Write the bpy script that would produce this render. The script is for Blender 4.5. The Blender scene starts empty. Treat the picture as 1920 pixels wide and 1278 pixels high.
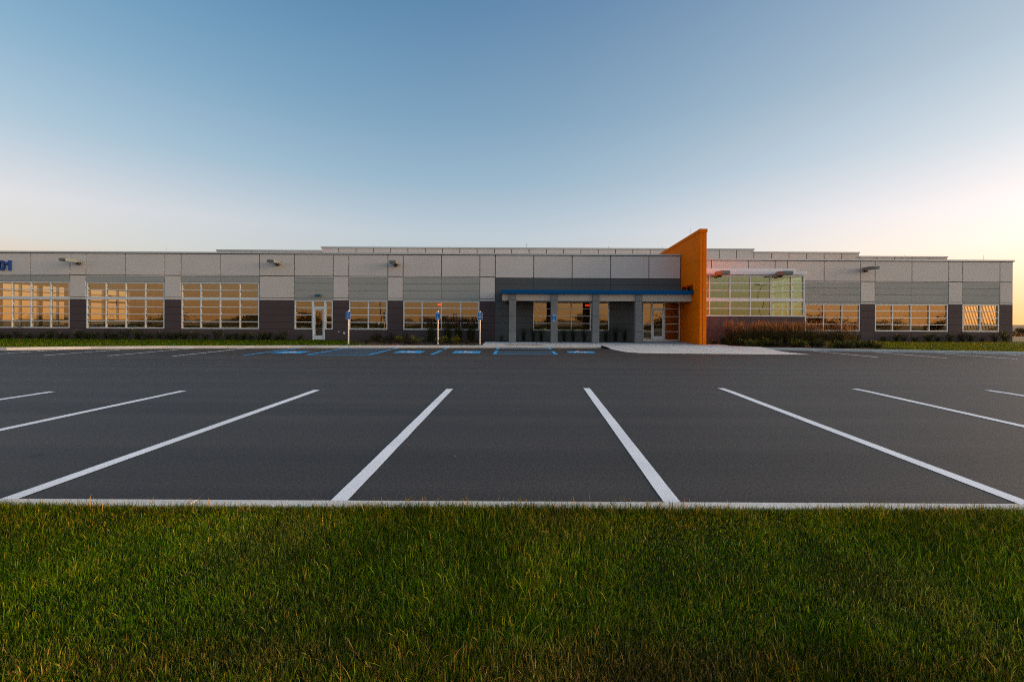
import bpy, bmesh, math, random
import numpy as np
from mathutils import Vector, Matrix

scene = bpy.context.scene
COL = scene.collection
RAD = math.radians
random.seed(7)
rng = np.random.default_rng(7)

# ------------------------------------------------------------------ camera
EYE = 1.484
cam_data = bpy.data.cameras.new('camera')
cam = bpy.data.objects.new('camera', cam_data)
COL.objects.link(cam)
cam.location = (0, 0, EYE)
cam.rotation_euler = (RAD(90), RAD(-0.286), 0)
cam_data.sensor_width = 36.0
cam_data.lens = 36.0 * 873 / 1920
cam_data.shift_x = -9 / 1920
cam_data.shift_y = -44.5 / 1920
cam_data.clip_start = 0.05
cam_data.clip_end = 9000
scene.camera = cam
scene.cycles.filter_width = 1.1
scene.cycles.use_denoising = False
scene.cycles.use_adaptive_sampling = False
scene.cycles.sample_clamp_indirect = 2.0
scene.cycles.caustics_reflective = False

# ------------------------------------------------------------------ light
SUN_AZ, SUN_EL = 89.0, 1.8
scene.view_settings.view_transform = 'Standard'
scene.view_settings.look = 'None'
scene.view_settings.exposure = 0.0
scene.view_settings.gamma = 1.0
scene.view_settings.use_curve_mapping = False
world = bpy.data.worlds.new('World')
scene.world = world
world.use_nodes = True


def build_world():
    nt = world.node_tree
    for n in list(nt.nodes):
        nt.nodes.remove(n)
    N, L = nt.nodes.new, nt.links.new
    out = N('ShaderNodeOutputWorld')
    sky = N('ShaderNodeTexSky')
    sky.sky_type = 'NISHITA'
    sky.sun_disc = False
    sky.sun_elevation = RAD(SUN_EL)
    sky.sun_rotation = RAD(SUN_AZ)
    sky.ozone_density = 2.0
    b1 = N('ShaderNodeBackground')
    b1.inputs[1].default_value = 0.05
    L(sky.outputs[0], b1.inputs[0])
    tc = N('ShaderNodeTexCoord')
    nrm = N('ShaderNodeVectorMath'); nrm.operation = 'NORMALIZE'
    L(tc.outputs['Generated'], nrm.inputs[0])
    sep = N('ShaderNodeSeparateXYZ')
    L(nrm.outputs[0], sep.inputs[0])

    def ramp(tab):
        r = N('ShaderNodeValToRGB')
        cr = r.color_ramp
        cr.interpolation = 'LINEAR'
        for i, (a, c) in enumerate(tab):
            p = math.sin(RAD(a))
            e = cr.elements[i] if i < 2 else cr.elements.new(min(p, 1.0))
            e.position = min(p, 1.0)
            e.color = (*[x / 2 for x in c], 1)
        L(sep.outputs[2], r.inputs[0])
        m = N('ShaderNodeVectorMath'); m.operation = 'SCALE'
        m.inputs[3].default_value = 2.0
        L(r.outputs[0], m.inputs[0])
        return m.outputs[0]

    def vm(op, a, b):
        m = N('ShaderNodeVectorMath'); m.operation = op
        for k, v in ((0, a), (1, b)):
            if isinstance(v, tuple):
                m.inputs[k].default_value = v
            elif v is not None:
                L(v, m.inputs[k])
        return m

    def sm(op, a, b):
        m = N('ShaderNodeMath'); m.operation = op
        for k, v in ((0, a), (1, b)):
            if isinstance(v, (int, float)):
                m.inputs[k].default_value = v
            else:
                L(v, m.inputs[k])
        return m.outputs[0]
    R = ramp([(0, (.38, .25, .12)), (90, (.03, .15, .34)), (4, (.41, .41, .36)), (6.6, (.40, .50, .54)),
              (10, (.43, .53, .61)), (16, (.25, .42, .56)), (23, (.145, .325, .50)), (34, (.055, .21, .40))])
    B = ramp([(0, (1, .50, .20)), (90, (.42, .29, .16)), (4, (.9, .50, .27)), (10, (.42, .29, .23)),
              (23, (.32, .18, .06)), (34, (.28, .16, .07))])
    se, sa = RAD(5.0), RAD(SUN_AZ)
    S = (math.sin(sa) * math.cos(se), math.cos(sa) * math.cos(se), math.sin(se))
    c = vm('DOT_PRODUCT', nrm.outputs[0], S).outputs['Value']
    c1 = sm('SUBTRACT', c, 1.0)
    lobe = sm('EXPONENT', sm('MULTIPLY', c1, 1.5), 0.0)
    core = sm('EXPONENT', sm('MULTIPLY', c1, 30.0), 0.0)
    c2 = sm('MULTIPLY', c, c)
    # sky light is stronger along and against the sun than at right angles to it
    ph = vm('SCALE', (1.4, .70, .42), None); L(c2, ph.inputs[3])
    ph1 = vm('ADD', ph.outputs[0], (1, 1, 1))
    base = vm('MULTIPLY', R, ph1.outputs[0])
    bl = vm('SCALE', B, None); L(lobe, bl.inputs[3])
    gl = vm('SCALE', GLOW, None); L(core, gl.inputs[3])
    s1 = vm('ADD', base.outputs[0], bl.outputs[0])
    s2 = vm('ADD', s1.outputs[0], gl.outputs[0])
    b2 = N('ShaderNodeBackground')
    b2.inputs[1].default_value = 0.95
    L(s2.outputs[0], b2.inputs[0])
    add = N('ShaderNodeAddShader')
    L(b1.outputs[0], add.inputs[0])
    L(b2.outputs[0], add.inputs[1])
    L(add.outputs[0], out.inputs[0])


GLOW = (41.0, 31.0, 20.5)
build_world()
sun_data = bpy.data.lights.new('sun', 'SUN')
sun_data.energy = 2.8
sun_data.angle = RAD(0.6)
sun_data.color = (1.0, 0.42, 0.10)
sun = bpy.data.objects.new('sun', sun_data)
COL.objects.link(sun)
sd = Vector((math.sin(RAD(SUN_AZ)) * math.cos(RAD(SUN_EL)), math.cos(RAD(SUN_AZ)) * math.cos(RAD(SUN_EL)), math.sin(RAD(SUN_EL))))
sun.rotation_euler = sd.to_track_quat('Z', 'Y').to_euler()
sun.location = (60, 0, 20)


# ------------------------------------------------------------------ materials
def newmat(name):
    m = bpy.data.materials.new(name)
    m.use_nodes = True
    nt = m.node_tree
    bs = nt.nodes['Principled BSDF']
    return m, nt, bs


def mat(name, col, rough=0.7, var=0.08, scale=3.0, bump=0.0, bscale=60.0, metal=0.0, spec=0.4, stretch=(1, 1, 1), col2=None, v2=0.0, s2=0.4, tone=.035):
    """Noise-varied surface: fine grain plus a large soft mottling."""
    m, nt, bs = newmat(name)
    N, L = nt.nodes.new, nt.links.new
    bs.inputs['Roughness'].default_value = rough
    bs.inputs['Metallic'].default_value = metal
    bs.inputs['Specular IOR Level'].default_value = spec
    geo = N('ShaderNodeNewGeometry')
    mp = N('ShaderNodeMapping')
    mp.inputs['Scale'].default_value = stretch
    L(geo.outputs['Position'], mp.inputs[0])
    n1 = N('ShaderNodeTexNoise')
    n1.inputs['Scale'].default_value = scale
    n1.inputs['Detail'].default_value = 6
    n1.inputs['Roughness'].default_value = 0.65
    L(mp.outputs[0], n1.inputs['Vector'])
    n2 = N('ShaderNodeTexNoise')
    n2.inputs['Scale'].default_value = s2
    n2.inputs['Detail'].default_value = 3
    L(mp.outputs[0], n2.inputs['Vector'])
    rp = N('ShaderNodeMapRange')
    rp.inputs['From Min'].default_value = 0.25
    rp.inputs['From Max'].default_value = 0.75
    rp.inputs['To Min'].default_value = 1 - var
    rp.inputs['To Max'].default_value = 1 + var
    L(n1.outputs['Fac'], rp.inputs['Value'])
    rp2 = N('ShaderNodeMapRange')
    rp2.inputs['From Min'].default_value = 0.3
    rp2.inputs['From Max'].default_value = 0.7
    rp2.inputs['To Min'].default_value = 1 - v2
    rp2.inputs['To Max'].default_value = 1 + v2
    L(n2.outputs['Fac'], rp2.inputs['Value'])
    mul = N('ShaderNodeMath'); mul.operation = 'MULTIPLY'
    L(rp.outputs[0], mul.inputs[0]); L(rp2.outputs[0], mul.inputs[1])
    src = None
    if col2:
        mx = N('ShaderNodeMix'); mx.data_type = 'RGBA'
        mx.inputs['A'].default_value = (*col, 1)
        mx.inputs['B'].default_value = (*col2, 1)
        rr = N('ShaderNodeMapRange')
        rr.inputs['From Min'].default_value = 0.4
        rr.inputs['From Max'].default_value = 0.6
        L(n2.outputs['Fac'], rr.inputs['Value'])
        L(rr.outputs[0], mx.inputs['Factor'])
        src = mx.outputs['Result']
    vm = N('ShaderNodeVectorMath'); vm.operation = 'SCALE'
    if src is not None:
        L(src, vm.inputs[0])
    else:
        vm.inputs[0].default_value = col
    oi = N('ShaderNodeObjectInfo')
    ro = N('ShaderNodeMapRange')
    ro.inputs['To Min'].default_value = 1 - tone
    ro.inputs['To Max'].default_value = 1 + tone
    L(oi.outputs['Random'], ro.inputs['Value'])
    mt = N('ShaderNodeMath'); mt.operation = 'MULTIPLY'
    L(mul.outputs[0], mt.inputs[0]); L(ro.outputs[0], mt.inputs[1])
    L(mt.outputs[0], vm.inputs[3])
    L(vm.outputs[0], bs.inputs['Base Color'])
    if bump:
        nb = N('ShaderNodeTexNoise')
        nb.inputs['Scale'].default_value = bscale
        nb.inputs['Detail'].default_value = 4
        L(geo.outputs['Position'], nb.inputs['Vector'])
        bp = N('ShaderNodeBump')
        bp.inputs['Strength'].default_value = bump
        bp.inputs['Distance'].default_value = 0.01
        L(nb.outputs['Fac'], bp.inputs['Height'])
        L(bp.outputs[0], bs.inputs['Normal'])
    return m


def asphalt_mat():
    m, nt, bs = newmat('asphalt')
    N, L = nt.nodes.new, nt.links.new
    geo = N('ShaderNodeNewGeometry')
    # aggregate grain
    v = N('ShaderNodeTexVoronoi'); v.inputs['Scale'].default_value = 120
    L(geo.outputs['Position'], v.inputs['Vector'])
    g = N('ShaderNodeTexNoise'); g.inputs['Scale'].default_value = 38; g.inputs['Detail'].default_value = 8; g.inputs['Roughness'].default_value = .85
    L(geo.outputs['Position'], g.inputs['Vector'])
    # paver passes: long bands along X
    mp = N('ShaderNodeMapping'); mp.inputs['Scale'].default_value = (0.03, 1.15, 1)
    L(geo.outputs['Position'], mp.inputs[0])
    b = N('ShaderNodeTexNoise'); b.inputs['Scale'].default_value = 1.0; b.inputs['Detail'].default_value = 5; b.inputs['Roughness'].default_value = .6
    L(mp.outputs[0], b.inputs['Vector'])
    big = N('ShaderNodeTexNoise'); big.inputs['Scale'].default_value = 0.35; big.inputs['Detail'].default_value = 4
    L(geo.outputs['Position'], big.inputs['Vector'])

    def rng_(src, a, c, lo, hi):
        r = N('ShaderNodeMapRange')
        r.inputs['From Min'].default_value = a; r.inputs['From Max'].default_value = c
        r.inputs['To Min'].default_value = lo; r.inputs['To Max'].default_value = hi
        L(src, r.inputs['Value'])
        return r.outputs[0]

    def mul(a, c):
        q = N('ShaderNodeMath'); q.operation = 'MULTIPLY'
        L(a, q.inputs[0]); L(c, q.inputs[1])
        return q.outputs[0]
    f = mul(rng_(g.outputs['Fac'], .36, .64, .0, 2.0), rng_(b.outputs['Fac'], .3, .7, .70, 1.24))
    f = mul(f, rng_(big.outputs['Fac'], .3, .7, .9, 1.1))
    f = mul(f, rng_(v.outputs['Distance'], 0, .6, 1.12, .9))
    # one old oil spot on the left
    d = N('ShaderNodeVectorMath'); d.operation = 'DISTANCE'
    d.inputs[1].default_value = (-5.05, 4.9, 0)
    L(geo.outputs['Position'], d.inputs[0])
    f = mul(f, rng_(d.outputs['Value'], .02, .11, .45, 1.0))
    sc = N('ShaderNodeVectorMath'); sc.operation = 'SCALE'
    sc.inputs[0].default_value = (.0500, .0418, .0360)
    L(f, sc.inputs[3])
    L(sc.outputs[0], bs.inputs['Base Color'])
    bs.inputs['Roughness'].default_value = .6
    bs.inputs['Specular IOR Level'].default_value = .30
    bp = N('ShaderNodeBump'); bp.inputs['Strength'].default_value = .55; bp.inputs['Distance'].default_value = .004
    L(g.outputs['Fac'], bp.inputs['Height']); L(bp.outputs[0], bs.inputs['Normal'])
    return m


def paint_mat(name, col):
    """Road paint: lets the asphalt show through in small pits."""
    m, nt, bs = newmat(name)
    N, L = nt.nodes.new, nt.links.new
    geo = N('ShaderNodeNewGeometry')
    g = N('ShaderNodeTexNoise'); g.inputs['Scale'].default_value = 75; g.inputs['Detail'].default_value = 8; g.inputs['Roughness'].default_value = .8
    L(geo.outputs['Position'], g.inputs['Vector'])
    w = N('ShaderNodeTexNoise'); w.inputs['Scale'].default_value = 1.3; w.inputs['Detail'].default_value = 5
    L(geo.outputs['Position'], w.inputs['Vector'])
    r = N('ShaderNodeMapRange')
    r.inputs['From Min'].default_value = .66; r.inputs['From Max'].default_value = .74
    L(g.outputs['Fac'], r.inputs['Value'])
    r2 = N('ShaderNodeMapRange')
    r2.inputs['From Min'].default_value = .3; r2.inputs['From Max'].default_value = .7
    r2.inputs['To Min'].default_value = .9; r2.inputs['To Max'].default_value = 1.05
    L(w.outputs['Fac'], r2.inputs['Value'])
    sc = N('ShaderNodeVectorMath'); sc.operation = 'SCALE'
    sc.inputs[0].default_value = col
    L(r2.outputs[0], sc.inputs[3])
    mx = N('ShaderNodeMix'); mx.data_type = 'RGBA'
    mx.inputs['B'].default_value = (.16, .15, .14, 1)
    L(r.outputs[0], mx.inputs['Factor']); L(sc.outputs[0], mx.inputs['A'])
    L(mx.outputs['Result'], bs.inputs['Base Color'])
    bs.inputs['Roughness'].default_value = .6
    bp = N('ShaderNodeBump'); bp.inputs['Strength'].default_value = .4; bp.inputs['Distance'].default_value = .003
    L(g.outputs['Fac'], bp.inputs['Height']); L(bp.outputs[0], bs.inputs['Normal'])
    return m


def glass_mat(name, refl, refl_col, trans_col):
    m = bpy.data.materials.new(name)
    m.use_nodes = True
    nt = m.node_tree
    for n in list(nt.nodes):
        nt.nodes.remove(n)
    N, L = nt.nodes.new, nt.links.new
    out = N('ShaderNodeOutputMaterial')
    t = N('ShaderNodeBsdfTransparent'); t.inputs[0].default_value = (*trans_col, 1)
    g = N('ShaderNodeBsdfGlossy'); g.inputs['Roughness'].default_value = 0.0; g.inputs[0].default_value = (*refl_col, 1)
    geo = N('ShaderNodeNewGeometry')
    n = N('ShaderNodeTexNoise'); n.inputs['Scale'].default_value = 1.1; n.inputs['Detail'].default_value = 1
    L(geo.outputs['Position'], n.inputs['Vector'])
    bp = N('ShaderNodeBump'); bp.inputs['Strength'].default_value = 0.25; bp.inputs['Distance'].default_value = 0.012
    L(n.outputs['Fac'], bp.inputs['Height']); L(bp.outputs[0], g.inputs['Normal'])
    mx = N('ShaderNodeMixShader')
    mx.inputs[0].default_value = refl
    L(t.outputs[0], mx.inputs[1]); L(g.outputs[0], mx.inputs[2]); L(mx.outputs[0], out.inputs[0])
    return m


def leaf_mat(name, rough=.6, trans=.25):
    m, nt, bs = newmat(name)
    N, L = nt.nodes.new, nt.links.new
    a = N('ShaderNodeAttribute'); a.attribute_name = 'tint'
    L(a.outputs['Color'], bs.inputs['Base Color'])
    bs.inputs['Roughness'].default_value = rough
    bs.inputs['Specular IOR Level'].default_value = .08
    tr = N('ShaderNodeBsdfTranslucent')
    L(a.outputs['Color'], tr.inputs[0])
    mx = N('ShaderNodeMixShader'); mx.inputs[0].default_value = trans
    out = nt.nodes['Material Output']
    L(bs.outputs[0], mx.inputs[1]); L(tr.outputs[0], mx.inputs[2]); L(mx.outputs[0], out.inputs[0])
    return m


M = {
    'asphalt': asphalt_mat(),
    'white_paint': paint_mat('white_road_paint', (.86, .88, .90)),
    'blue_paint': paint_mat('blue_road_paint', (.01, .42, .88)),
    'concrete': mat('kerb_concrete', (.60, .59, .55), .85, .10, 14, .35, 90, v2=.10, s2=.7),
    'slab': mat('walk_concrete', (.62, .60, .57), .85, .07, 10, .25, 90, v2=.06, s2=.5),
    'tactile': mat('tactile_paving', (.20, .055, .04), .8, .1, 20),
    'soil': mat('lawn_soil', (.020, .024, .006), .95, .35, 30, .8, 40, spec=.02),
    'field': mat('field_grass', (.16, .075, .028), .95, .3, .6, .0, col2=(.10, .075, .020), s2=.02),
    'lawn': mat('lawn_ground', (.042, .062, .003), .95, .25, 14, .8, 60, spec=.02, v2=.15, s2=.8),
    'mulch': mat('mulch', (.085, .055, .040), .95, .35, 22, .9, 50, spec=.05),
    'cream': mat('cream_panel', (.74, .655, .58), .85, .045, 7, .18, 160, v2=.04, s2=.5),
    'grey': mat('grey_panel', (.43, .415, .365), .85, .04, 7, .15, 160, v2=.04, s2=.5),
    'dark': mat('charcoal_panel', (.094, .062, .060), .85, .07, 7, .18, 160, v2=.05, s2=.5),
    'slate': mat('slate_panel', (.112, .114, .108), .85, .06, 7, .18, 160, v2=.05, s2=.5),
    'column': mat('column_concrete', (.200, .200, .195), .85, .07, 9, .2, 120, v2=.06, s2=.9),
    'joint': mat('joint_sealant', (.045, .038, .034), .9, .1, 5),
    'orange': mat('orange_panel', (.95, .185, .0), .85, .05, 5, .12, 120, v2=.05, s2=.6, spec=.1),
    'coping': mat('coping_metal', (.62, .62, .59), .5, .04, 3, metal=.2),
    'alu': mat('window_aluminium', (.78, .79, .78), .42, .03, 4, metal=.25),
    'whitemetal': mat('white_fascia_metal', (.80, .79, .79), .5, .03, 3),
    'blue_metal': mat('blue_fascia_metal', (.0, .085, .24), .6, .05, 3, spec=.12),
    'beam': mat('beam_panel', (.50, .43, .36), .8, .05, 6, .15, 120),
    'fixture': mat('light_fixture_metal', (.20, .21, .195), .6, .05, 5, spec=.15),
    'lens': mat('light_fixture_lens', (.55, .56, .55), .25, .02, 5),
    'teal': mat('teal_fixture_metal', (.03, .12, .15), .5, .05, 5, metal=.2),
    'digit': mat('blue_digit_paint', (.004, .06, .26), .4, .04, 5),
    'digit_side': mat('blue_digit_edge', (.004, .04, .18), .4, .04, 5),
    'signblue': mat('sign_blue', (.0, .13, .46), .5, .03, 5),
    'signwhite': mat('sign_white', (.72, .76, .80), .4, .03, 5),
    'post': mat('painted_post', (.72, .66, .60), .5, .04, 6),
    'steel': mat('brushed_steel', (.5, .5, .5), .3, .03, 5, metal=.8),
    'in_wall': mat('interior_wall', (.50, .40, .26), .8, .05, 2),
    'in_floor': mat('interior_floor', (.16, .11, .07), .4, .05, 2),
    'in_ceil': mat('interior_ceiling', (.62, .62, .55), .8, .05, 2),
    'roof': mat('roof_membrane', (.40, .39, .38), .8, .05, 2),
    'bark': mat('bark', (.06, .045, .032), .9, .2, 8),
    'leaf': leaf_mat('shrub_leaf'),
    'blade': leaf_mat('grass_blade', .6, .38),
    'glass': glass_mat('bronze_glass', .18, (1.0, .84, .62), (.90, .84, .68)),
    'green_glass': glass_mat('green_glass', .15, (.90, 1.0, .76), (.76, .92, .80)),
    'clear_glass': glass_mat('clear_glass', .04, (1, .95, .9), (.97, .97, .95)),
    'lamp_dark': mat('lamp_post_metal', (.05, .04, .035), .5, .05, 3),
}
em, ent, ebs = newmat('exit_sign_light')
ebs.inputs['Base Color'].default_value = (.6, .02, .01, 1)
ebs.inputs['Emission Color'].default_value = (1, .04, .02, 1)
ebs.inputs['Emission Strength'].default_value = 1.6
M['exit'] = em


# ------------------------------------------------------------------ object helpers
def props(o, label=None, cat=None, group=None, kind=None):
    if label: o['label'] = label
    if cat: o['category'] = cat
    if group: o['group'] = group
    if kind: o['kind'] = kind
    return o


def link(name, me, parent=None, m=None):
    o = bpy.data.objects.new(name, me)
    COL.objects.link(o)
    if m is not None and not me.materials:
        me.materials.append(m if not isinstance(m, str) else M[m])
    if parent is not None:
        o.parent = parent
    return o


def empty(name, loc=(0, 0, 0), rz=0):
    o = bpy.data.objects.new(name, None)
    o.empty_display_size = .3
    o.location = loc
    o.rotation_euler = (0, 0, rz)
    COL.objects.link(o)
    return o


class MB:
    def __init__(s):
        s.v = []; s.f = []; s.mi = []

    def box(s, x0, x1, y0, y1, z0, z1, mi=0):
        n = len(s.v)
        s.v += [(x0, y0, z0), (x1, y0, z0), (x1, y1, z0), (x0, y1, z0), (x0, y0, z1), (x1, y0, z1), (x1, y1, z1), (x0, y1, z1)]
        for q in ((0, 3, 2, 1), (4, 5, 6, 7), (0, 1, 5, 4), (1, 2, 6, 5), (2, 3, 7, 6), (3, 0, 4, 7)):
            s.f.append(tuple(n + k for k in q)); s.mi.append(mi)
        return s

    def prism(s, poly, axis, a, b, mi=0):
        """poly: 2D points; extruded along axis between a and b. axis x: (y,z); y: (x,z); z: (x,y)"""
        n = len(s.v); k = len(poly)
        for t in (a, b):
            for p, q in poly:
                s.v.append({'x': (t, p, q), 'y': (p, t, q), 'z': (p, q, t)}[axis])
        s.f.append(tuple(range(n, n + k))); s.mi.append(mi)
        s.f.append(tuple(range(n + 2 * k - 1, n + k - 1, -1))); s.mi.append(mi)
        for i in range(k):
            j = (i + 1) % k
            s.f.append((n + i, n + k + i, n + k + j, n + j)); s.mi.append(mi)
        return s

    def tube(s, p0, p1, r0, r1=None, k=8, mi=0):
        r1 = r0 if r1 is None else r1
        p0, p1 = Vector(p0), Vector(p1)
        d = (p1 - p0).normalized()
        a = d.orthogonal().normalized(); b = d.cross(a)
        n = len(s.v)
        for p, r in ((p0, r0), (p1, r1)):
            for i in range(k):
                t = 2 * math.pi * i / k
                s.v.append(tuple(p + a * (r * math.cos(t)) + b * (r * math.sin(t))))
        for i in range(k):
            j = (i + 1) % k
            s.f.append((n + i, n + j, n + k + j, n + k + i)); s.mi.append(mi)
        s.f.append(tuple(range(n + k - 1, n - 1, -1))); s.mi.append(mi)
        s.f.append(tuple(range(n + k, n + 2 * k))); s.mi.append(mi)
        return s

    def quad(s, a, b, c, d, mi=0):
        n = len(s.v)
        s.v += [a, b, c, d]
        s.f.append((n, n + 1, n + 2, n + 3)); s.mi.append(mi)
        return s

    def mesh(s, name, mats):
        me = bpy.data.meshes.new(name)
        me.from_pydata(s.v, [], s.f)
        if not isinstance(mats, (list, tuple)): mats = [mats]
        for m in mats:
            me.materials.append(M[m] if isinstance(m, str) else m)
        me.polygons.foreach_set('material_index', s.mi)
        me.validate()
        bm = bmesh.new(); bm.from_mesh(me)
        bmesh.ops.recalc_face_normals(bm, faces=bm.faces)
        bm.to_mesh(me); bm.free()
        return me

    def obj(s, name, mats, parent=None, label=None, bevel=0):
        o = link(name, s.mesh(name, mats), parent)
        if label: o['label'] = label
        if bevel:
            b = o.modifiers.new('bevel', 'BEVEL'); b.width = bevel; b.segments = 2; b.limit_method = 'ANGLE'
        return o


def box(name, x0, x1, y0, y1, z0, z1, m, parent=None, bevel=0, label=None):
    return MB().box(x0, x1, y0, y1, z0, z1).obj(name, m, parent, label, bevel)


# ------------------------------------------------------------------ ground
def gz(y):
    """Height of the parking lot: level near the camera, then a slight dip."""
    if y < 9.5: return 0.0
    if y < 19: return -0.174 * (y - 9.5) / 9.5
    if y < 24: return -0.174 - 0.026 * (y - 19) / 5
    return -0.20


# far kerb line (foot of the kerb), west to east
KERB = [(-60, 20.6), (-32, 21.3), (-23.8, 21.9), (-21.3, 22.9), (-17.5, 23.75), (-11.6, 24.6), (-2.0, 25.45), (4.3, 25.8), (4.9, 25.85),
        (9.0, 25.6), (13.1, 24.9), (15.4, 24.4), (19.6, 23.4), (24.2, 22.3), (34, 21.2), (60, 20.4)]


def kerb_y(x):
    xs = [a for a, _ in KERB]; ys = [b for _, b in KERB]
    return float(np.interp(x, xs, ys))


def terrain_z(x, y):
    r = math.hypot(x, y - 30)
    z = -0.45
    if r > 62: z -= 0.026 * (min(r, 520) - 62)
    if r > 520: z -= 0.006 * (r - 520)
    return z


def terrain():
    rings = [0, 12, 25, 40, 62, 80, 110, 150, 200, 260, 330, 420, 520, 700, 1000, 1600, 2600, 4200, 7000]
    k = 72
    vs = [(0, 30, -.45)]; fs = []
    for r in rings[1:]:
        for i in range(k):
            a = 2 * math.pi * i / k
            x, y = r * math.cos(a), 30 + r * math.sin(a)
            w = 0.35 * math.sin(i * 1.7 + r * .02) * min(1, max(0, r - 110) / 300) * 1.5
            vs.append((x, y, terrain_z(x, y) + w))
    for i in range(k):
        fs.append((0, 1 + i, 1 + (i + 1) % k))
    for j in range(len(rings) - 2):
        for i in range(k):
            a = 1 + j * k + i; b = 1 + j * k + (i + 1) % k
            fs.append((a, a + k, b + k, b))
    me = bpy.data.meshes.new('terrain')
    me.from_pydata(vs, [], fs)
    for p in me.polygons: p.use_smooth = True
    o = link('terrain', me, None, 'field')
    return props(o, kind='structure')


terrain()


def sheet(name, pts_rows, m, kind='structure', parent=None):
    """pts_rows: list of rows of (x,y,z), all the same length"""
    me = bpy.data.meshes.new(name)
    n = len(pts_rows[0])
    vs = [p for r in pts_rows for p in r]
    fs = []
    for j in range(len(pts_rows) - 1):
        for i in range(n - 1):
            a = j * n + i
            fs.append((a, a + 1, a + n + 1, a + n))
    me.from_pydata(vs, [], fs)
    o = link(name, me, parent, m)
    if kind: o['kind'] = kind
    return o


lot_x = sorted(set([x for x, _ in KERB] + list(range(-60, 61, 5))))
rows = []
for y in [3.30, 6.0, 9.5, 12, 15, 19, 21, None]:
    rows.append([(x, (y if y is not None else kerb_y(x) + .05), gz(y) if y is not None else gz(kerb_y(x))) for x in lot_x])
# keep the rows ordered where the kerb comes close
rows[-2] = [(x, min(21, kerb_y(x) - .3), gz(min(21, kerb_y(x) - .3))) for x in lot_x]
lot = sheet('parking_lot', rows, 'asphalt')
lot_body = MB()


def strip(name, pts, width, m, z_off=.004, parent=lot, seg=10):
    """A painted strip that follows the surface of the lot."""
    (x0, y0), (x1, y1) = pts
    d = Vector((x1 - x0, y1 - y0)).normalized()
    nx, ny = d.y * width / 2, -d.x * width / 2
    mb = MB()
    r = []
    for i in range(seg + 1):
        t = i / seg
        x, y = x0 + (x1 - x0) * t, y0 + (y1 - y0) * t
        jit = random.uniform(-.0025, .0025)
        a = (x - nx + jit, y - ny); b = (x + nx + jit, y + ny)
        r.append(((a[0], a[1], gz(a[1]) + z_off), (b[0], b[1], gz(b[1]) + z_off)))
    for i in range(seg):
        mb.quad(r[i][0], r[i][1], r[i + 1][1], r[i + 1][0])
    return mb.obj(name, m, parent)


near = [(-9.3, 3.8), (-6.7, 3.8), (-4.08, 3.753), (-1.423, 3.81), (1.262, 3.88), (4.12, 3.87), (6.95, 3.8), (9.7, 3.8)]
far = [(-8.97, 9.0), (-6.56, 9.18), (-4.01, 9.36), (-1.373, 9.59), (1.474, 9.82), (4.35, 9.92), (7.21, 9.94), (9.92, 9.81)]
extra = [((-12.0, 3.6), (-11.7, 9.0)), ((-14.7, 3.6), (-14.4, 9.0)), ((12.5, 3.7), (12.7, 9.8)), ((15.2, 3.7), (15.4, 9.8))]
for a, b in list(zip(near, far)) + extra:
    y0 = 3.62
    x0 = a[0] + (b[0] - a[0]) * (y0 - a[1]) / (b[1] - a[1])
    strip('white_line', ((x0, y0), b), .135, 'white_paint', seg=14)
for k in range(9):
    x = -14.02 - 2.64 * k
    strip('white_line', ((x, 19.0 - .25 * max(0, k - 2)), (x, kerb_y(x) - .02)), .11, 'white_paint')
for k, x in enumerate((15.6, 18.3, 21.0, 23.7, 26.4, 29.1)):
    strip('white_line', ((x + .1, 20.2 - .3 * k), (x - .1, kerb_y(x) - .02)), .11, 'white_paint')
for x, yb in ((-11.5, 19.6), (-9.05, 20.0), (-6.4, 20.1), (-3.75, 20.5), (-1.0, 20.95), (1.78, 20.95)):
    strip('blue_line', ((x, yb), (x, kerb_y(x) - .02)), .15, 'blue_paint')
for xa, xb, ys in ((-9.05, -6.4, (20.1, 21.4, 22.8, 24.1)), (-1.0, 1.78, (21.0, 22.3, 23.6, 24.9))):
    for y in ys:
        strip('hatch_line', ((xa + .06, y), (xb - .06, y)), .15, 'blue_paint', z_off=.004, seg=3)


def wheelchair(mb, put, mi=0, th=None):
    """Flat figure of the access symbol in a unit square, origin bottom left. put(u,v)->xyz"""
    def poly(pts):
        n = len(mb.v)
        for p in pts: mb.v.append(put(*p))
        mb.f.append(tuple(range(n, n + len(pts)))); mb.mi.append(mi)
    # head
    poly([(.40 + .075 * math.cos(t * math.pi / 5), .88 + .075 * math.sin(t * math.pi / 5)) for t in range(10)])
    # torso, arm, thigh, shin, foot
    for a, b, w in (((.40, .78), (.43, .44), .10), ((.42, .62), (.62, .62), .07), ((.43, .45), (.66, .45), .09),
                    ((.66, .47), (.78, .16), .09), ((.76, .17), (.88, .21), .07)):
        d = Vector((b[0] - a[0], b[1] - a[1])).normalized() * (w / 2)
        poly([(a[0] - d.y, a[1] + d.x), (a[0] + d.y, a[1] - d.x), (b[0] + d.y, b[1] - d.x), (b[0] - d.y, b[1] + d.x)])
    # wheel: open ring
    c = (.43, .30)
    pts = []
    for k in range(16):
        t = math.radians(125 + k * (250 / 15))
        pts.append((t,))
    for i in range(15):
        t0, t1 = pts[i][0], pts[i + 1][0]
        r0, r1 = .20, .27
        poly([(c[0] + r0 * math.cos(t0), c[1] + r0 * math.sin(t0)), (c[0] + r1 * math.cos(t0), c[1] + r1 * math.sin(t0)),
              (c[0] + r1 * math.cos(t1), c[1] + r1 * math.sin(t1)), (c[0] + r0 * math.cos(t1), c[1] + r0 * math.sin(t1))])


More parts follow.
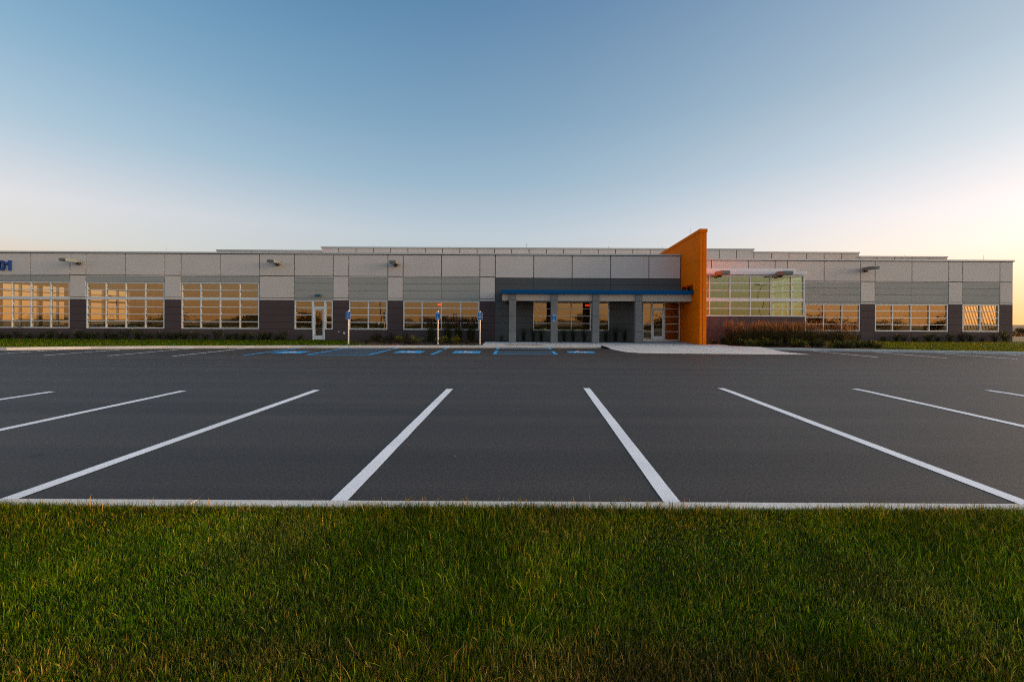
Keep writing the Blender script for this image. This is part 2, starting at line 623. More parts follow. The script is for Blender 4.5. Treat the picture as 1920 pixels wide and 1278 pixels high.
for cx, cy in ((-10.4, 21.55), (-5.08, 22.1), (-2.37, 22.2), (3.12, 22.7)):
    h = .64
    mb = MB().quad(*[(cx + sx * h, cy + sy * h, gz(cy + sy * h) + .004) for sx, sy in ((-1, -1), (1, -1), (1, 1), (-1, 1))])
    pnl = mb.obj('accessible_marking', 'blue_paint', lot)
    mb = MB()
    wheelchair(mb, lambda u, v: (cx - .52 + 1.04 * u, cy - .55 + 1.1 * v, gz(cy - .55 + 1.1 * v) + .008))
    mb.obj('wheelchair_symbol', 'white_paint', pnl)

# near kerb, in sections with a joint between them
kerb = props(empty('kerb', (0, 3.4, 0)), kind='structure')
x = -60.3
while x < 60:
    w = 3.05
    o = box('kerb_section', x + .002, x + w - .002, 3.325 - 3.4, 3.455 - 3.4, -.30, .122 + random.uniform(-.002, .002), 'concrete', kerb, bevel=.008)
    x += w

fk = props(empty('kerb', (0, 24, 0)), kind='structure')


def kerb_piece(x0, x1, h=.13, w=.20, h1=None):
    h1 = h if h1 is None else h1
    y0, y1 = kerb_y(x0), kerb_y(x1)
    mb = MB()
    n = 0
    mb.v += [(x0, y0 - 24, gz(y0) - .2), (x1, y1 - 24, gz(y1) - .2), (x1, y1 + w - 24, gz(y1) - .2), (x0, y0 + w - 24, gz(y0) - .2),
             (x0, y0 + .03 - 24, gz(y0) + h), (x1, y1 + .03 - 24, gz(y1) + h1), (x1, y1 + w - 24, gz(y1) + h1), (x0, y0 + w - 24, gz(y0) + h)]
    for q in ((0, 3, 2, 1), (4, 5, 6, 7), (0, 1, 5, 4), (1, 2, 6, 5), (2, 3, 7, 6), (3, 0, 4, 7)):
        mb.f.append(q); mb.mi.append(0)
    return mb.obj('kerb_section', 'concrete', fk, bevel=.012)


x = -60
while x < 4.7:
    x1 = min(x + 3.0, 4.7)
    kerb_piece(x + .006, x1 - .006)
    x = x1
x = 13.3
while x < 60:
    x1 = min(x + 3.0, 60)
    kerb_piece(x + .006, x1 - .006)
    x = x1


def gutter(xa, xb):
    """Flat concrete gutter pan in front of the kerb."""
    xs = [q for q in np.arange(xa, xb, 1.5)] + [xb]
    r0 = [(q, kerb_y(q) - .28, gz(kerb_y(q) - .28) + .004) for q in xs]
    r1 = [(q, kerb_y(q) + .02, gz(kerb_y(q)) + .006) for q in xs]
    return sheet('gutter', [r0, r1], 'concrete')


# ground between the kerb and the building
def back_z(x, y):
    k = kerb_y(x) + .2
    t = min(1, max(0, (y - k) / (29.0 - k)))
    return -.075 + .055 * t


xs = list(np.arange(-60, 61, 1.5))
rows = []
for t in np.linspace(0, 1, 7):
    rows.append([(q, kerb_y(q) + .17 + (31.8 - kerb_y(q)) * t, back_z(q, kerb_y(q) + .17 + (31.8 - kerb_y(q)) * t)) for q in xs])
sheet('lawn', rows, 'lawn')


def patch(name, poly, m, dz, zf=back_z, parent=None, kind='structure', sub=True):
    """Polygon draped on the lawn surface as a fine grid clipped to the outline."""
    bm = bmesh.new()
    vs = [bm.verts.new((px, py, 0)) for px, py in poly]
    bm.faces.new(vs)
    xs_ = [p[0] for p in poly]; ys_ = [p[1] for p in poly]
    for q in np.arange(math.floor(min(xs_)), max(xs_), 1.0):
        bmesh.ops.bisect_plane(bm, geom=bm.verts[:] + bm.edges[:] + bm.faces[:], plane_co=(q, 0, 0), plane_no=(1, 0, 0))
    for q in np.arange(math.floor(min(ys_)), max(ys_), 1.0):
        bmesh.ops.bisect_plane(bm, geom=bm.verts[:] + bm.edges[:] + bm.faces[:], plane_co=(0, q, 0), plane_no=(0, 1, 0))
    for v in bm.verts:
        v.co.z = zf(v.co.x, v.co.y) + dz
    bmesh.ops.recalc_face_normals(bm, faces=bm.faces)
    if bm.faces[:] and bm.faces[:][0].normal.z < 0:
        bmesh.ops.reverse_faces(bm, faces=bm.faces[:])
    me = bpy.data.meshes.new(name)
    bm.to_mesh(me); bm.free()
    o = link(name, me, parent, m)
    if kind: o['kind'] = kind
    return o


patch('mulch_bed', [(-8.2, 25.25), (-5.5, 25.45), (-2.2, 25.7), (-1.7, 26.5), (-1.5, 29.4), (-10.8, 29.4), (-10.4, 28.0), (-9.3, 26.8)], 'mulch', .006)
patch('mulch_bed', [(-1.5, 28.35), (7.9, 28.35), (7.9, 29.4), (-1.5, 29.4)], 'mulch', .010)
patch('mulch_bed', [(10.95, 26.9), (12.2, 25.9), (13.6, 25.3), (16.0, 24.7), (18.4, 24.2), (19.6, 25.6), (20.2, 27.5), (20.4, 31.4), (17.7, 31.4), (17.7, 27.9), (10.95, 27.9)], 'mulch', .006)

# entrance walk: slabs laid in rows with joints
walk = props(empty('sidewalk', (0, 0, 0)), kind='structure')


def slab(x0, x1, ya, yb, zf=back_z):
    """ya, yb: functions or numbers for the front and back edges."""
    fa = ya if callable(ya) else (lambda q: ya)
    fb = yb if callable(yb) else (lambda q: yb)
    g = .010
    mb = MB()
    n = 4
    q = np.linspace(x0 + g, x1 - g, n)
    top = []
    for t in q:
        a, b = fa(t) + g, fb(t) - g
        top.append([(t, a, zf(t, a) + .022), (t, b, zf(t, b) + .022)])
    for i in range(n - 1):
        mb.quad(top[i][0], top[i + 1][0], top[i + 1][1], top[i][1])
        for e in (0, 1):
            p, r = top[i][e], top[i + 1][e]
            mb.quad(p, r, (r[0], r[1], r[2] - .1), (p[0], p[1], p[2] - .1))
    for i in (0, n - 1):
        a, b = top[i]
        mb.quad(a, b, (b[0], b[1], b[2] - .1), (a[0], a[1], a[2] - .1))
    return mb.obj('paving_slab', 'slab', walk)


def walk_z(x, y):
    return back_z(x, y)


def edge_left(y): return -1.75 + max(0, (26.6 - y)) * -.35


for i, x0 in enumerate(np.arange(-1.9, 10.4, 1.53)):
    x1 = x0 + 1.53
    slab(x0, x1, lambda q: kerb_y(q) + .2, 27.0)
    if x1 <= 7.5:
        slab(x0, x1, 27.0, 28.35)
for x0 in np.arange(7.28, 10.38, 1.03):
    x1 = min(x0 + 1.03, 10.39)
    slab(x0, x1, 27.0, 28.5); slab(x0, x1, 28.5, 29.9)
slab(10.4, 11.9, lambda q: kerb_y(q) + .2, lambda q: 26.5 - max(0, q - 10.9) * .75)
slab(11.9, 13.2, lambda q: kerb_y(q) + .2, lambda q: 25.75 - (q - 11.9) * .42)


# flush concrete apron that runs out into the drive lane
def apron_z(x, y):
    k = kerb_y(x) + .2
    if y > k - .01: return -.075
    return gz(y) + max(0, (y - (k - 1.6))) / 1.6 * (.125)


ap = [(4.75, 26.0), (4.9, 25.5), (5.0, 24.6), (5.15, 23.6), (5.35, 22.6), (5.8, 22.0), (6.6, 21.8), (9.0, 21.7), (11.0, 21.6), (13.45, 21.5), (13.4, 23.2), (13.25, 25.0), (13.2, 25.06), (9, 25.8)]
aps = props(empty('concrete_apron', (0, 0, 0)), kind='structure')
xs_cut = [4.7, 6.3, 8.1, 9.9, 11.7, 13.5]


def clip(poly, axis, lim, keep_less):
    out = []
    for i in range(len(poly)):
        p, q = poly[i], poly[(i + 1) % len(poly)]
        ip = (p[axis] <= lim) if keep_less else (p[axis] >= lim)
        iq = (q[axis] <= lim) if keep_less else (q[axis] >= lim)
        if ip: out.append(p)
        if ip != iq:
            t = (lim - p[axis]) / (q[axis] - p[axis])
            out.append((p[0] + (q[0] - p[0]) * t, p[1] + (q[1] - p[1]) * t))
    return out


for i in range(len(xs_cut) - 1):
    for ya, yb in ((21.0, 23.7), (23.7, 26.3)):
        pl = clip(clip(clip(clip(ap, 0, xs_cut[i] + .008, False), 0, xs_cut[i + 1] - .008, True), 1, ya + .008, False), 1, yb - .008, True)
        if len(pl) > 2:
            patch('paving_slab', pl, 'slab', .012, apron_z, aps, None)
# asphalt-side triangle of the apron, tapering east
patch('paving_slab', [(13.45, 21.5), (13.6, 21.52), (13.5, 22.6), (13.45, 23.0)], 'slab', .012, apron_z, aps, None)
for xa, xb in ((-.65, 1.45), (-8.2, -6.5)):
    o = MB()
    y0 = kerb_y((xa + xb) / 2)
    o.box(xa, xb, y0 + .27, y0 + .8, -.06, -.044)
    for i in range(int((xb - xa) / .15)):
        for j in range(3):
            cx, cy = xa + .1 + i * .15, y0 + .36 + j * .16
            o.box(cx - .02, cx + .02, cy - .02, cy + .02, -.044, -.038)
    o.obj('tactile_pad', 'tactile', walk if xa > -2 else fk).location = (0, 0 if xa > -2 else -24, 0)

# ------------------------------------------------------------------ office building
bld = empty('office_building', (0, 30, 0))
props(bld, 'long low office building with cream and grey wall panels, ribbon windows and orange fin wall', 'building')
OY = -30.0


def bbox_(name, x0, x1, y0, y1, z0, z1, m, parent=bld, bevel=0, label=None):
    off = OY if parent is bld else 0
    return box(name, x0, x1, y0 + off, y1 + off, z0, z1, m, parent, bevel, label)


core = MB()
cores = []


def panel(x0, x1, z0, z1, Y, m, gap=.024, th=.07, name='wall_panel'):
    """One cladding panel, with a recessed joint all round."""
    bbox_(name, x0 + gap, x1 - gap, Y, Y + th, z0 + gap, z1 - gap, m)
    core.box(x0, x1, Y + th - .03 + OY, Y + .26 + OY, z0, z1)


glassN = [0]


def window(x0, x1, z0, z1, Y, cols, rows_, glass='glass', fw=.065, thick=None, ang=True, name='window', setback=.05, skip=()):
    """Aluminium frame (the part) with one pane (sub-part) per opening. cols, rows_: interior mullion positions."""
    mb = MB()
    yf, yb = Y + setback - .03, Y + setback + .11
    X = [x0] + list(cols) + [x1]
    Z = [z0] + list(rows_) + [z1]
    mb.box(x0, x0 + fw, yf, yb, z0, z1); mb.box(x1 - fw, x1, yf, yb, z0, z1)
    mb.box(x0 + fw, x1 - fw, yf + .002, yb - .002, z0, z0 + fw); mb.box(x0 + fw, x1 - fw, yf + .002, yb - .002, z1 - fw, z1)
    for c in cols: mb.box(c - fw * .45, c + fw * .45, yf + .004, yb - .004, z0 + fw, z1 - fw)
    tk = {}
    for r in rows_:
        w = fw * .36
        if thick and abs(r - thick[0]) < 1e-6: w = thick[1] / 2
        tk[r] = w
        for i in range(len(X) - 1):
            a = X[i] + (fw if i == 0 else fw * .45); b = X[i + 1] - (fw if i == len(X) - 2 else fw * .45)
            mb.box(a, b, yf + .008, yb - .03, r - w, r + w)
    mb.v = [(a, b + OY, c) for a, b, c in mb.v]
    fo = mb.obj(name, 'alu', bld)
    for i in range(len(X) - 1):
        for j in range(len(Z) - 1):
            if (i, j) in skip: continue
            a = X[i] + .03; b = X[i + 1] - .03
            za = Z[j] + (tk.get(Z[j], fw) - .01); zb = Z[j + 1] - (tk.get(Z[j + 1], fw) - .01)
            cx, cz = (a + b) / 2, (za + zb) / 2
            hw, hz = (b - a) / 2 - .006, (zb - za) / 2
            me = MB().box(-hw, hw, -.004, .004, -hz, hz).mesh('pane', glass)
            p = link('pane', me, fo)
            p.location = (cx, Y + setback + .045 + OY, cz)
            p.rotation_euler = (RAD(random.gauss(0, .07)), 0, RAD(random.gauss(0, .10)))
    # dark reveal lining behind the frame
    return fo


YL = 29.55
YR = 31.6
JX = [-36.2, -33.3, -30.87, -28.38, -27.37, -24.85, -22.36, -21.33, -18.85, -16.35, -14.14, -11.67, -10.68, -8.20, -7.23, -4.79, -2.36, -1.38]
ZT, ZJ, ZB = 5.42, 4.02, 3.96
HB = [2.63, 3.12, 3.57, 3.96]      # rows of the grey band
WB = [0.65, 1.11, 1.57, 2.03, 2.49]  # window and base rows


def bay_top(x0, x1, Y, m='cream', zt=ZT):
    panel(x0, x1, ZJ, zt, Y, m)


def pilaster(x0, x1, Y):
    bay_top(x0, x1, Y)
    panel(x0, x1, 2.63, ZJ, Y, 'cream')
    panel(x0, x1, 2.49, 2.63, Y, 'cream', gap=.008)
    zs = [-.1, .65, 1.11, 1.57, 2.03, 2.49]
    for a, b in zip(zs[:-1], zs[1:]):
        panel(x0, x1, a, b, Y + .01, 'dark', gap=.008)


def base_below(x0, x1, Y, z=.65):
    panel(x0, x1, -.1, z, Y + .01, 'dark', gap=.008)


def tall_bay(xa, xm, xb, Y):
    for a, b in ((xa, xm), (xm, xb)):
        bay_top(a, b, Y)
        panel(a, b, 3.96, ZJ, Y, 'cream', gap=.006)
        panel(a, b, 3.60, 3.96, Y + .008, 'grey', gap=.010)
        base_below(a, b, Y)
    q1, q2 = (xa + xm) / 2, (xm + xb) / 2
    window(xa + .02, xb - .02, .65, 3.59, Y, (q1, xm, q2), (1.11, 1.57, 2.03, 2.565, 3.10), thick=(2.565, .17))


def low_bay(xs_, Y, cols=None, win=True, top0=None):
    for a, b in zip(xs_[:-1], xs_[1:]):
        bay_top(a if top0 is None or a > xs_[0] else top0, b, Y)
        panel(a, b, 3.96, ZJ, Y, 'cream', gap=.006)
        for z0, z1 in zip(HB[:-1], HB[1:]):
            panel(a, b, z0, z1, Y + .008, 'grey', gap=.008)
        panel(a, b, 2.50, 2.63, Y + .008, 'grey', gap=.006)
        if win: base_below(a, b, Y)
    if win:
        xa, xb = xs_[0], xs_[-1]
        window(xa + .02, xb - .02, .65, 2.49, Y, cols, (1.11, 1.57, 2.03))


# left wing, west to east
tall_bay(-33.3, -30.87, -28.38, YL)
pilaster(-28.38, -27.37, YL)
tall_bay(-27.37, -24.85, -22.36, YL)
pilaster(-22.36, -21.33, YL)
tall_bay(-21.33, -18.85, -16.35, YL)
pilaster(-16.35, -14.14, YL)
pilaster(-34.3, -33.3, YL)
# bay with the side door
low_bay([-14.14, -11.67], YL, win=False)
window(-14.12, -12.96, .65, 2.49, YL, (), (1.11, 1.57, 2.03))
window(-12.18, -11.69, .65, 2.49, YL, (), (1.11, 1.57, 2.03))
window(-12.96, -12.18, 2.03, 2.49, YL, (), ())
panel(-14.14, -12.97, -.1, .65, YL + .01, 'dark', gap=.008)
panel(-12.17, -11.67, -.1, .65, YL + .01, 'dark', gap=.008)


def door(x0, x1, z1, Y, m='whitemetal', handle_left=False, z0=.0, kick=.26):
    d = MB()
    y0, y1 = Y + OY, Y + .06 + OY
    st = .10
    d.box(x0, x0 + st, y0, y1, z0, z1); d.box(x1 - st, x1, y0, y1, z0, z1)
    d.box(x0 + st, x1 - st, y0 + .002, y1 - .002, z0, z0 + kick); d.box(x0 + st, x1 - st, y0 + .002, y1 - .002, z1 - st, z1)
    dd = d.obj('door', m, bld)
    g = link('pane', MB().box(-(x1 - x0) / 2 + st - .01, (x1 - x0) / 2 - st + .01, -.004, .004, -(z1 - z0 - kick - st) / 2 - .01, (z1 - z0 - kick - st) / 2 + .01).mesh('pane', 'glass'), dd)
    g.location = ((x0 + x1) / 2, Y + .03 + OY, (z0 + kick + z1 - st) / 2)
    hx = x0 + .05 if handle_left else x1 - .05
    h = MB()
    h.tube((hx, Y - .05 + OY, .95), (hx, Y - .05 + OY, 1.9 if handle_left else 1.2), .014)
    h.box(hx - .01, hx + .01, Y - .05 + OY, Y + OY, .98, 1.0); h.box(hx - .01, hx + .01, Y - .05 + OY, Y + OY, 1.15, 1.17)
    h.obj('door_handle', 'steel', dd)
    return dd


fr = MB()
for a in (-12.96, -12.23): fr.box(a, a + .05, YL - .005 + OY, YL + .14 + OY, -.02, 2.03)
fr.box(-12.91, -12.23, YL - .003 + OY, YL + .138 + OY, 1.99, 2.03)
fr.obj('door_frame', 'whitemetal', bld)
door(-12.905, -12.235, 1.985, YL + .03)
pilaster(-11.67, -10.68, YL)
low_bay([-10.68, -8.20], YL, cols=(-9.44,))
pilaster(-8.20, -7.23, YL)
low_bay([-7.23, -4.79, -2.36], YL, cols=(-6.02, -4.79, -3.56))
pilaster(-2.36, -1.38, YL)
cores.append(core); core = MB()
# entrance part: cream panels above, slate rows below
EX = [-1.38, 1.06, 3.50, 5.94, 8.37, 10.38]
for a, b in zip(EX[:-1], EX[1:]):
    panel(a, b, 3.965, ZT, YL, 'cream')
    for z0, z1 in ((3.12, 3.57), (3.57, 3.965)):
        panel(a, b, z0, z1, YL + .01, 'slate', gap=.008)
    panel(a, b, 2.50, 3.12, YL + .01, 'slate', gap=.008)
for z0, z1 in zip([-.1] + WB[:-1], WB):
    panel(-1.38, 1.03, z0, z1, YL + .01, 'slate', gap=.008)
    panel(5.88, 8.0, z0, z1, YL + .01, 'slate', gap=.008)
panel(1.03, 3.46, -.1, .65, YL + .01, 'slate', gap=.008)
panel(3.46, 5.88, -.1, .65, YL + .01, 'slate', gap=.008)
window(1.04, 5.87, .65, 2.49, YL, (2.25, 3.46, 4.67), (1.11, 1.57, 2.03), fw=.05)
# entrance glazing
YE = 29.62
window(8.0, 8.60, .06, 2.5, YE, (), (.62, 1.11, 1.57, 2.12), setback=.0, fw=.05)
window(8.60, 9.38, 2.04, 2.5, YE, (), (), setback=.0, fw=.05)
window(9.38, 10.37, .06, 2.5, YE, (), (.62, 1.11, 1.57, 2.06), setback=.0, fw=.05)
bbox_('threshold', 8.0, 10.37, YE - .04, YE + .12, -.06, .06, 'steel')
door(8.62, 9.36, 2.03, YE + .01, 'alu', True, .065)

# canopy over the entrance
can = empty('canopy', (0, 0, 0)); can.parent = bld
box('fascia', -.94, 10.39, 27.40 + OY, 27.46 + OY, 2.87, 3.105, 'blue_metal', can, .006)
box('fascia', -.94, -.885, 27.463 + OY, 29.54 + OY, 2.87, 3.105, 'blue_metal', can, .006)
box('canopy_roof', -.88, 10.385, 27.463 + OY, 29.54 + OY, 2.90, 3.07, 'roof', can)
cols_x = [(-.46, -.05), (2.02, 2.42), (4.48, 4.89), (7.02, 7.42)]
edges = [-.88] + [e for c in cols_x for e in c] + [10.385]
for a, b in zip(edges[0::2], edges[1::2]):
    box('beam', a + .003, b - .003, 27.64 + OY, 27.86 + OY, 2.46, 2.868, 'beam', can, .006)
box('beam', -.88, -.70, 27.87 + OY, 29.54 + OY, 2.46, 2.868, 'beam', can, .006)
box('soffit', -.69, 10.38, 27.87 + OY, 29.535 + OY, 2.56, 2.86, 'slate', can)
for a, b in cols_x:
    c = empty('column', (0, 0, 0)); c.parent = bld
    for z0, z1 in zip((-.08, .65, 1.57, 2.49), (.65, 1.57, 2.49, 2.866)):
        box('column_block', a, b, 27.56 + OY, 27.96 + OY, z0 + .006, z1 - .006, 'column', c, .012)
    box('column_core', a + .02, b - .02, 27.58 + OY, 27.94 + OY, -.08, 2.86, 'joint', c)

cores.append(core); core = MB()
# right wing
XR0 = 10.80
RX = [10.80, 13.2, 15.7, 17.53, 18.38, 20.85, 23.33, 24.31, 26.81, 29.30, 30.25, 32.78, 33.67]
for a, b in zip([10.8, 13.2, 15.7], [13.2, 15.7, 17.52]):
    panel(a, b, ZJ, ZT, YR, 'cream')
panel(17.52, 18.36, ZJ, ZT, YR, 'cream')
for a, b in ((18.36, 20.85), (20.85, 23.33)): pass
low_bay([17.40, 20.85, 23.33], YR, cols=(18.4, 19.62, 20.84, 22.08), top0=18.36)
pilaster(23.33, 24.31, YR)
low_bay([24.31, 26.81, 29.30], YR, cols=(25.53, 26.77, 28.02))
pilaster(29.30, 30.25, YR)
low_bay([30.25, 32.78], YR, cols=(31.47,))
pilaster(32.78, 33.67, YR)

# coping along the roof edge, in lengths
for xa, xb, Y in ((-34.35, 10.39, YL), (10.80, 33.74, YR)):
    x = xa
    while x < xb - .01:
        x1 = min(x + 3.66, xb)
        bbox_('coping', x + .004, x1 - .004, Y - .05, Y + .32, ZT + .003, ZT + .105, 'coping', bevel=.006)
        bbox_('coping_drip', x + .004, x1 - .004, Y - .02, Y + .0, ZT - .03, ZT + .001, 'joint')
        x = x1

# orange fin wall
OX0, OX1 = 10.41, 10.79


def otop(y): return 6.56 - (y - 26.5) * .053


def pz(poly, x0, x1, name, m, parent):
    return MB().prism([(a + OY, b) for a, b in poly], 'x', x0, x1).obj(name, m, parent)


fin = empty('fin_wall', (0, 0, 0)); fin.parent = bld
# core leaves the slot open above the canopy
SL0, SL1, SZ0, SZ1 = 27.56, 29.52, 3.12, 3.47
YE2 = 35.5
ci, co = OX0 + .03, OX1 - .03
pz([(26.53, -.1), (SL0, -.1), (SL0, otop(SL0) - .02), (26.53, otop(26.53) - .02)], ci, co, 'fin_core', 'joint', fin)
pz([(SL0, -.1), (SL1, -.1), (SL1, SZ0), (SL0, SZ0)], ci, co, 'fin_core', 'orange', fin)
pz([(SL0, SZ1), (SL1, SZ1 - .04), (SL1, otop(SL1) - .02), (SL0, otop(SL0) - .02)], ci, co, 'fin_core', 'orange', fin)
pz([(SL1, -.1), (YE2, -.1), (YE2, otop(YE2) - .02), (SL1, otop(SL1) - .02)], ci, co, 'fin_core', 'joint', fin)
g = .006
ysegs = [26.5, SL0, SL1, 31.6, 33.6, YE2]
for i, (a, b) in enumerate(zip(ysegs[:-1], ysegs[1:])):
    zr = [-.1, 1.11, 2.03, SZ0, 4.75]
    if i == 1: spans = [(-.1, 1.11), (1.11, 2.03), (2.03, SZ0), (SZ1, 4.75), (4.75, None)]
    else: spans = [(-.1, 1.11), (1.11, 2.03), (2.03, SZ0), (SZ0, 4.75), (4.75, None)]
    for z0, z1 in spans:
        t0 = (otop(a) - .20) if z1 is None else z1 - g
        t1 = (otop(b) - .20) if z1 is None else z1 - g
        for xa, xb in ((OX0, OX0 + .035), (OX1 - .035, OX1)):
            aa = a + (.045 if i == 0 else g)
            pz([(aa, z0 + g), (b - g, z0 + g), (b - g, t1), (aa, t0)], xa, xb, 'wall_panel', 'orange', fin)
# front edge in two strips with an open joint
fx = 10.575
for xa, xb in ((OX0, fx - .013), (fx + .013, OX1)):
    box('edge_strip', xa, xb, 26.5 + OY, 26.54 + OY, -.1, otop(26.5) - .20, 'orange', fin, .004)
pz([(26.47, otop(26.5) - .19), (YE2, otop(YE2) - .19), (YE2, otop(YE2)), (26.47, otop(26.5))], OX0 - .03, OX1 + .03, 'coping', 'orange', fin)
box('joint_strip', OX0 + .01, OX1 - .01, 26.56 + OY, 26.58 + OY, -.1, otop(26.5) - .22, 'joint', fin)
box('rod', 10.43, 10.44, 28.0 + OY, 28.01 + OY, otop(28) - .05, otop(28) + .42, 'steel', fin)

cores.append(core); core = MB()
# glazed bay on the right of the fin wall
YG = 28.15
GX1 = 17.40
gcols = [11.65, 12.89, 14.12, 15.36, 16.60]
window(10.80, GX1, 1.60, 4.10, YG, gcols, (2.08, 2.612, 3.165, 3.62), 'green_glass', fw=.07, thick=(2.612, .20), setback=.03)
gx = [10.80] + [11.65, 12.3, 12.89, 13.5, 14.12, 14.75, 15.36, 16.0, 16.60, GX1]
for a, b in zip(gx[:-1], gx[1:]):
    panel(a, b, .74, 1.59, YG, 'dark', gap=.007)
for a, b in zip([10.8, 12.89, 15.36], [12.89, 15.36, GX1]):
    panel(a, b, -.1, .74, YG, 'dark', gap=.007)
bbox_('fascia', 10.80, GX1 + .05, YG - .10, YG + .25, 4.115, 4.335, 'whitemetal', bevel=.008)
bbox_('fascia', 10.80, GX1, YG + .85, YG + 1.1, 4.335, 4.58, 'whitemetal', bevel=.008)
bbox_('bay_roof', 10.80, GX1 + .04, YG + .25, YR, 4.20, 4.33, 'roof')
# side glazing of the bay (turned to face east)
sg = MB()
for zz in (1.60, 2.08, 2.612, 3.165, 3.62, 4.05):
    w = .10 if zz == 2.612 else .03
    sg.box(GX1 - .11, GX1 + .0, YG + .2 + OY, YR + OY, zz - w, zz + w)
for yy in (YG + .16, YG + 1.2, YG + 2.3, YR - .05):
    sg.box(GX1 - .12, GX1 + .005, yy - .03 + OY, yy + .03 + OY, 1.6, 4.1)
sgo = sg.obj('window', 'alu', bld)
for a, b in ((YG + .19, YG + 1.17), (YG + 1.23, YG + 2.27), (YG + 2.33, YR - .08)):
    for z0, z1 in ((1.63, 2.05), (2.11, 2.51), (2.71, 3.13), (3.2, 3.59), (3.65, 4.02)):
        link('pane', MB().box(GX1 - .06, GX1 - .052, a + OY, b + OY, z0, z1).mesh('pane', 'clear_glass'), sgo)
bbox_('wall_panel', GX1 - .12, GX1, YG + .1, YR, -.1, 1.58, 'dark')

cores.append(core)
for c_ in cores:
    c_.obj('wall_core', 'joint', bld)

# body of the building: end walls, floor, ceiling, partitions, roof
YB = 64.0
bbox_('roof_slab', -34.2, 10.40, YL + .3, YB, 4.95, 5.1, 'roof')
bbox_('roof_slab', 10.80, 33.5, YR + .3, YB, 4.95, 5.1, 'roof')
bbox_('interior_floor', -34.2, 33.5, YL + .27, YB, -.1, -.02, 'in_floor')
bbox_('interior_floor', 10.9, GX1 - .13, YG + .27, YR + .2, -.1, -.025, 'in_floor')
bbox_('interior_ceiling', -34.1, 10.40, YL + .3, 46, 3.78, 3.9, 'in_ceil')
bbox_('interior_ceiling', 10.80, 33.4, YR + .3, 46, 3.78, 3.9, 'in_ceil')
bbox_('interior_ceiling', 10.85, GX1 - .1, YG + .27, YR - .02, 4.05, 4.19, 'in_ceil')
bbox_('interior_wall', -27.0, 7.6, 34.5, 34.6, -.02, 3.77, 'in_wall')
bbox_('interior_wall', -34.0, -27.0, 42.0, 42.1, -.02, 3.77, 'in_wall')
bbox_('interior_wall', -27.1, -27.0, 36.6, 42.0, -.02, 3.77, 'in_wall')
bbox_('interior_wall', 11.0, 33.2, 37.5, 37.6, -.02, 3.77, 'in_wall')
bbox_('interior_wall', 7.6, 10.4, 38.0, 38.1, -.02, 3.77, 'in_wall')
bbox_('interior_wall', 10.30, 10.40, 29.85, 38.0, -.02, 3.77, 'in_floor')
bbox_('interior_wall', 24.0, 24.1, 32.3, 37.5, -.02, 3.77, 'in_wall')
bbox_('interior_wall', -16.5, -16.4, 30.4, 34.5, -.02, 3.77, 'in_wall')
# spandrel panel hides the ceiling void above low windows
# west end wall with side glazing
for z0, z1, m in ((-.1, .65, 'dark'), (3.62, 5.40, 'cream')):
    bbox_('end_wall', -34.3, -34.05, YL + .27, YB, z0, z1, m)
bbox_('end_wall', -34.3, -34.05, 41.2, YB, .65, 3.62, 'cream')
bbox_('end_wall', -34.3, -34.05, YL + .27, 30.7, .65, 3.62, 'cream')
sw = MB()
for yy in np.arange(30.75, 41.2, 1.3):
    w = .14 if int(round((yy - 30.75) / 1.3)) % 2 == 0 else .04
    sw.box(-34.26, -34.10, yy - w + OY, yy + w + OY, .65, 3.62)
for zz in (.68, 1.11, 1.57, 2.03, 2.565, 3.10, 3.59):
    w = .085 if zz == 2.565 else .03
    sw.box(-34.25, -34.11, 30.7 + OY, 41.2 + OY, zz - w, zz + w)
swo = sw.obj('window', 'alu', bld)
for k in range(8):
    a = 30.79 + k * 1.3
    link('pane', MB().box(-34.18, -34.172, a + OY, a + 1.22 + OY, .7, 3.57).mesh('pane', 'clear_glass'), swo)
# east end wall with side glazing; added sloping slats imitate stripes of sunlight
for z0, z1, m in ((-.1, .65, 'dark'), (2.52, 5.40, 'cream')):
    bbox_('end_wall', 33.40, 33.65, YR + .27, YB, z0, z1, m)
bbox_('end_wall', 33.40, 33.65, 36.4, YB, .65, 2.52, 'dark')
bbox_('end_wall', 33.40, 33.65, YR + .27, 32.2, .65, 2.52, 'dark')
ew = MB()
for yy in (32.25, 33.6, 35.0, 36.35):
    ew.box(33.45, 33.6, yy - .06 + OY, yy + .06 + OY, .65, 2.52)
for zz in (.68, 1.11, 1.57, 2.03, 2.49):
    ew.box(33.46, 33.59, 32.2 + OY, 36.4 + OY, zz - .03, zz + .03)
ewo = ew.obj('window', 'alu', bld)
for k in range(3):
    a = 32.32 + k * 1.38
    link('pane', MB().box(33.52, 33.528, a + OY, a + 1.26 + OY, .7, 2.47).mesh('pane', 'clear_glass'), ewo)
bl = MB()
for k in range(26):
    y = 31.2 + k * .22
    bl.quad((33.30, y + OY, .72), (33.30, y + .10 + OY, .72), (33.30, y + .66 + OY, 2.46), (33.30, y + .56 + OY, 2.46))
bl.v = [(a, min(max(b, 32.2 + OY), 36.4 + OY), c) for a, b, c in bl.v]
bl.obj('added_stripe_slats', 'in_wall', bld)  # added slats, slanted like bands of sunlight
bbox_('end_wall', -34.3, 33.6, YB, YB + .3, -.1, 5.4, 'cream')
# posts between interior and windows, like the structural columns inside
for xx in (-30.9, -24.9, -18.9, 2.3, 20.9):
    bbox_('interior_post', xx - .12, xx + .12, 31.9 if xx < 10 else 33.6, 32.14 if xx < 10 else 33.84, -.02, 3.77, 'in_wall')

# number on the west end of the facade
num = empty('number_sign', (0, 0, 0)); num.parent = bld


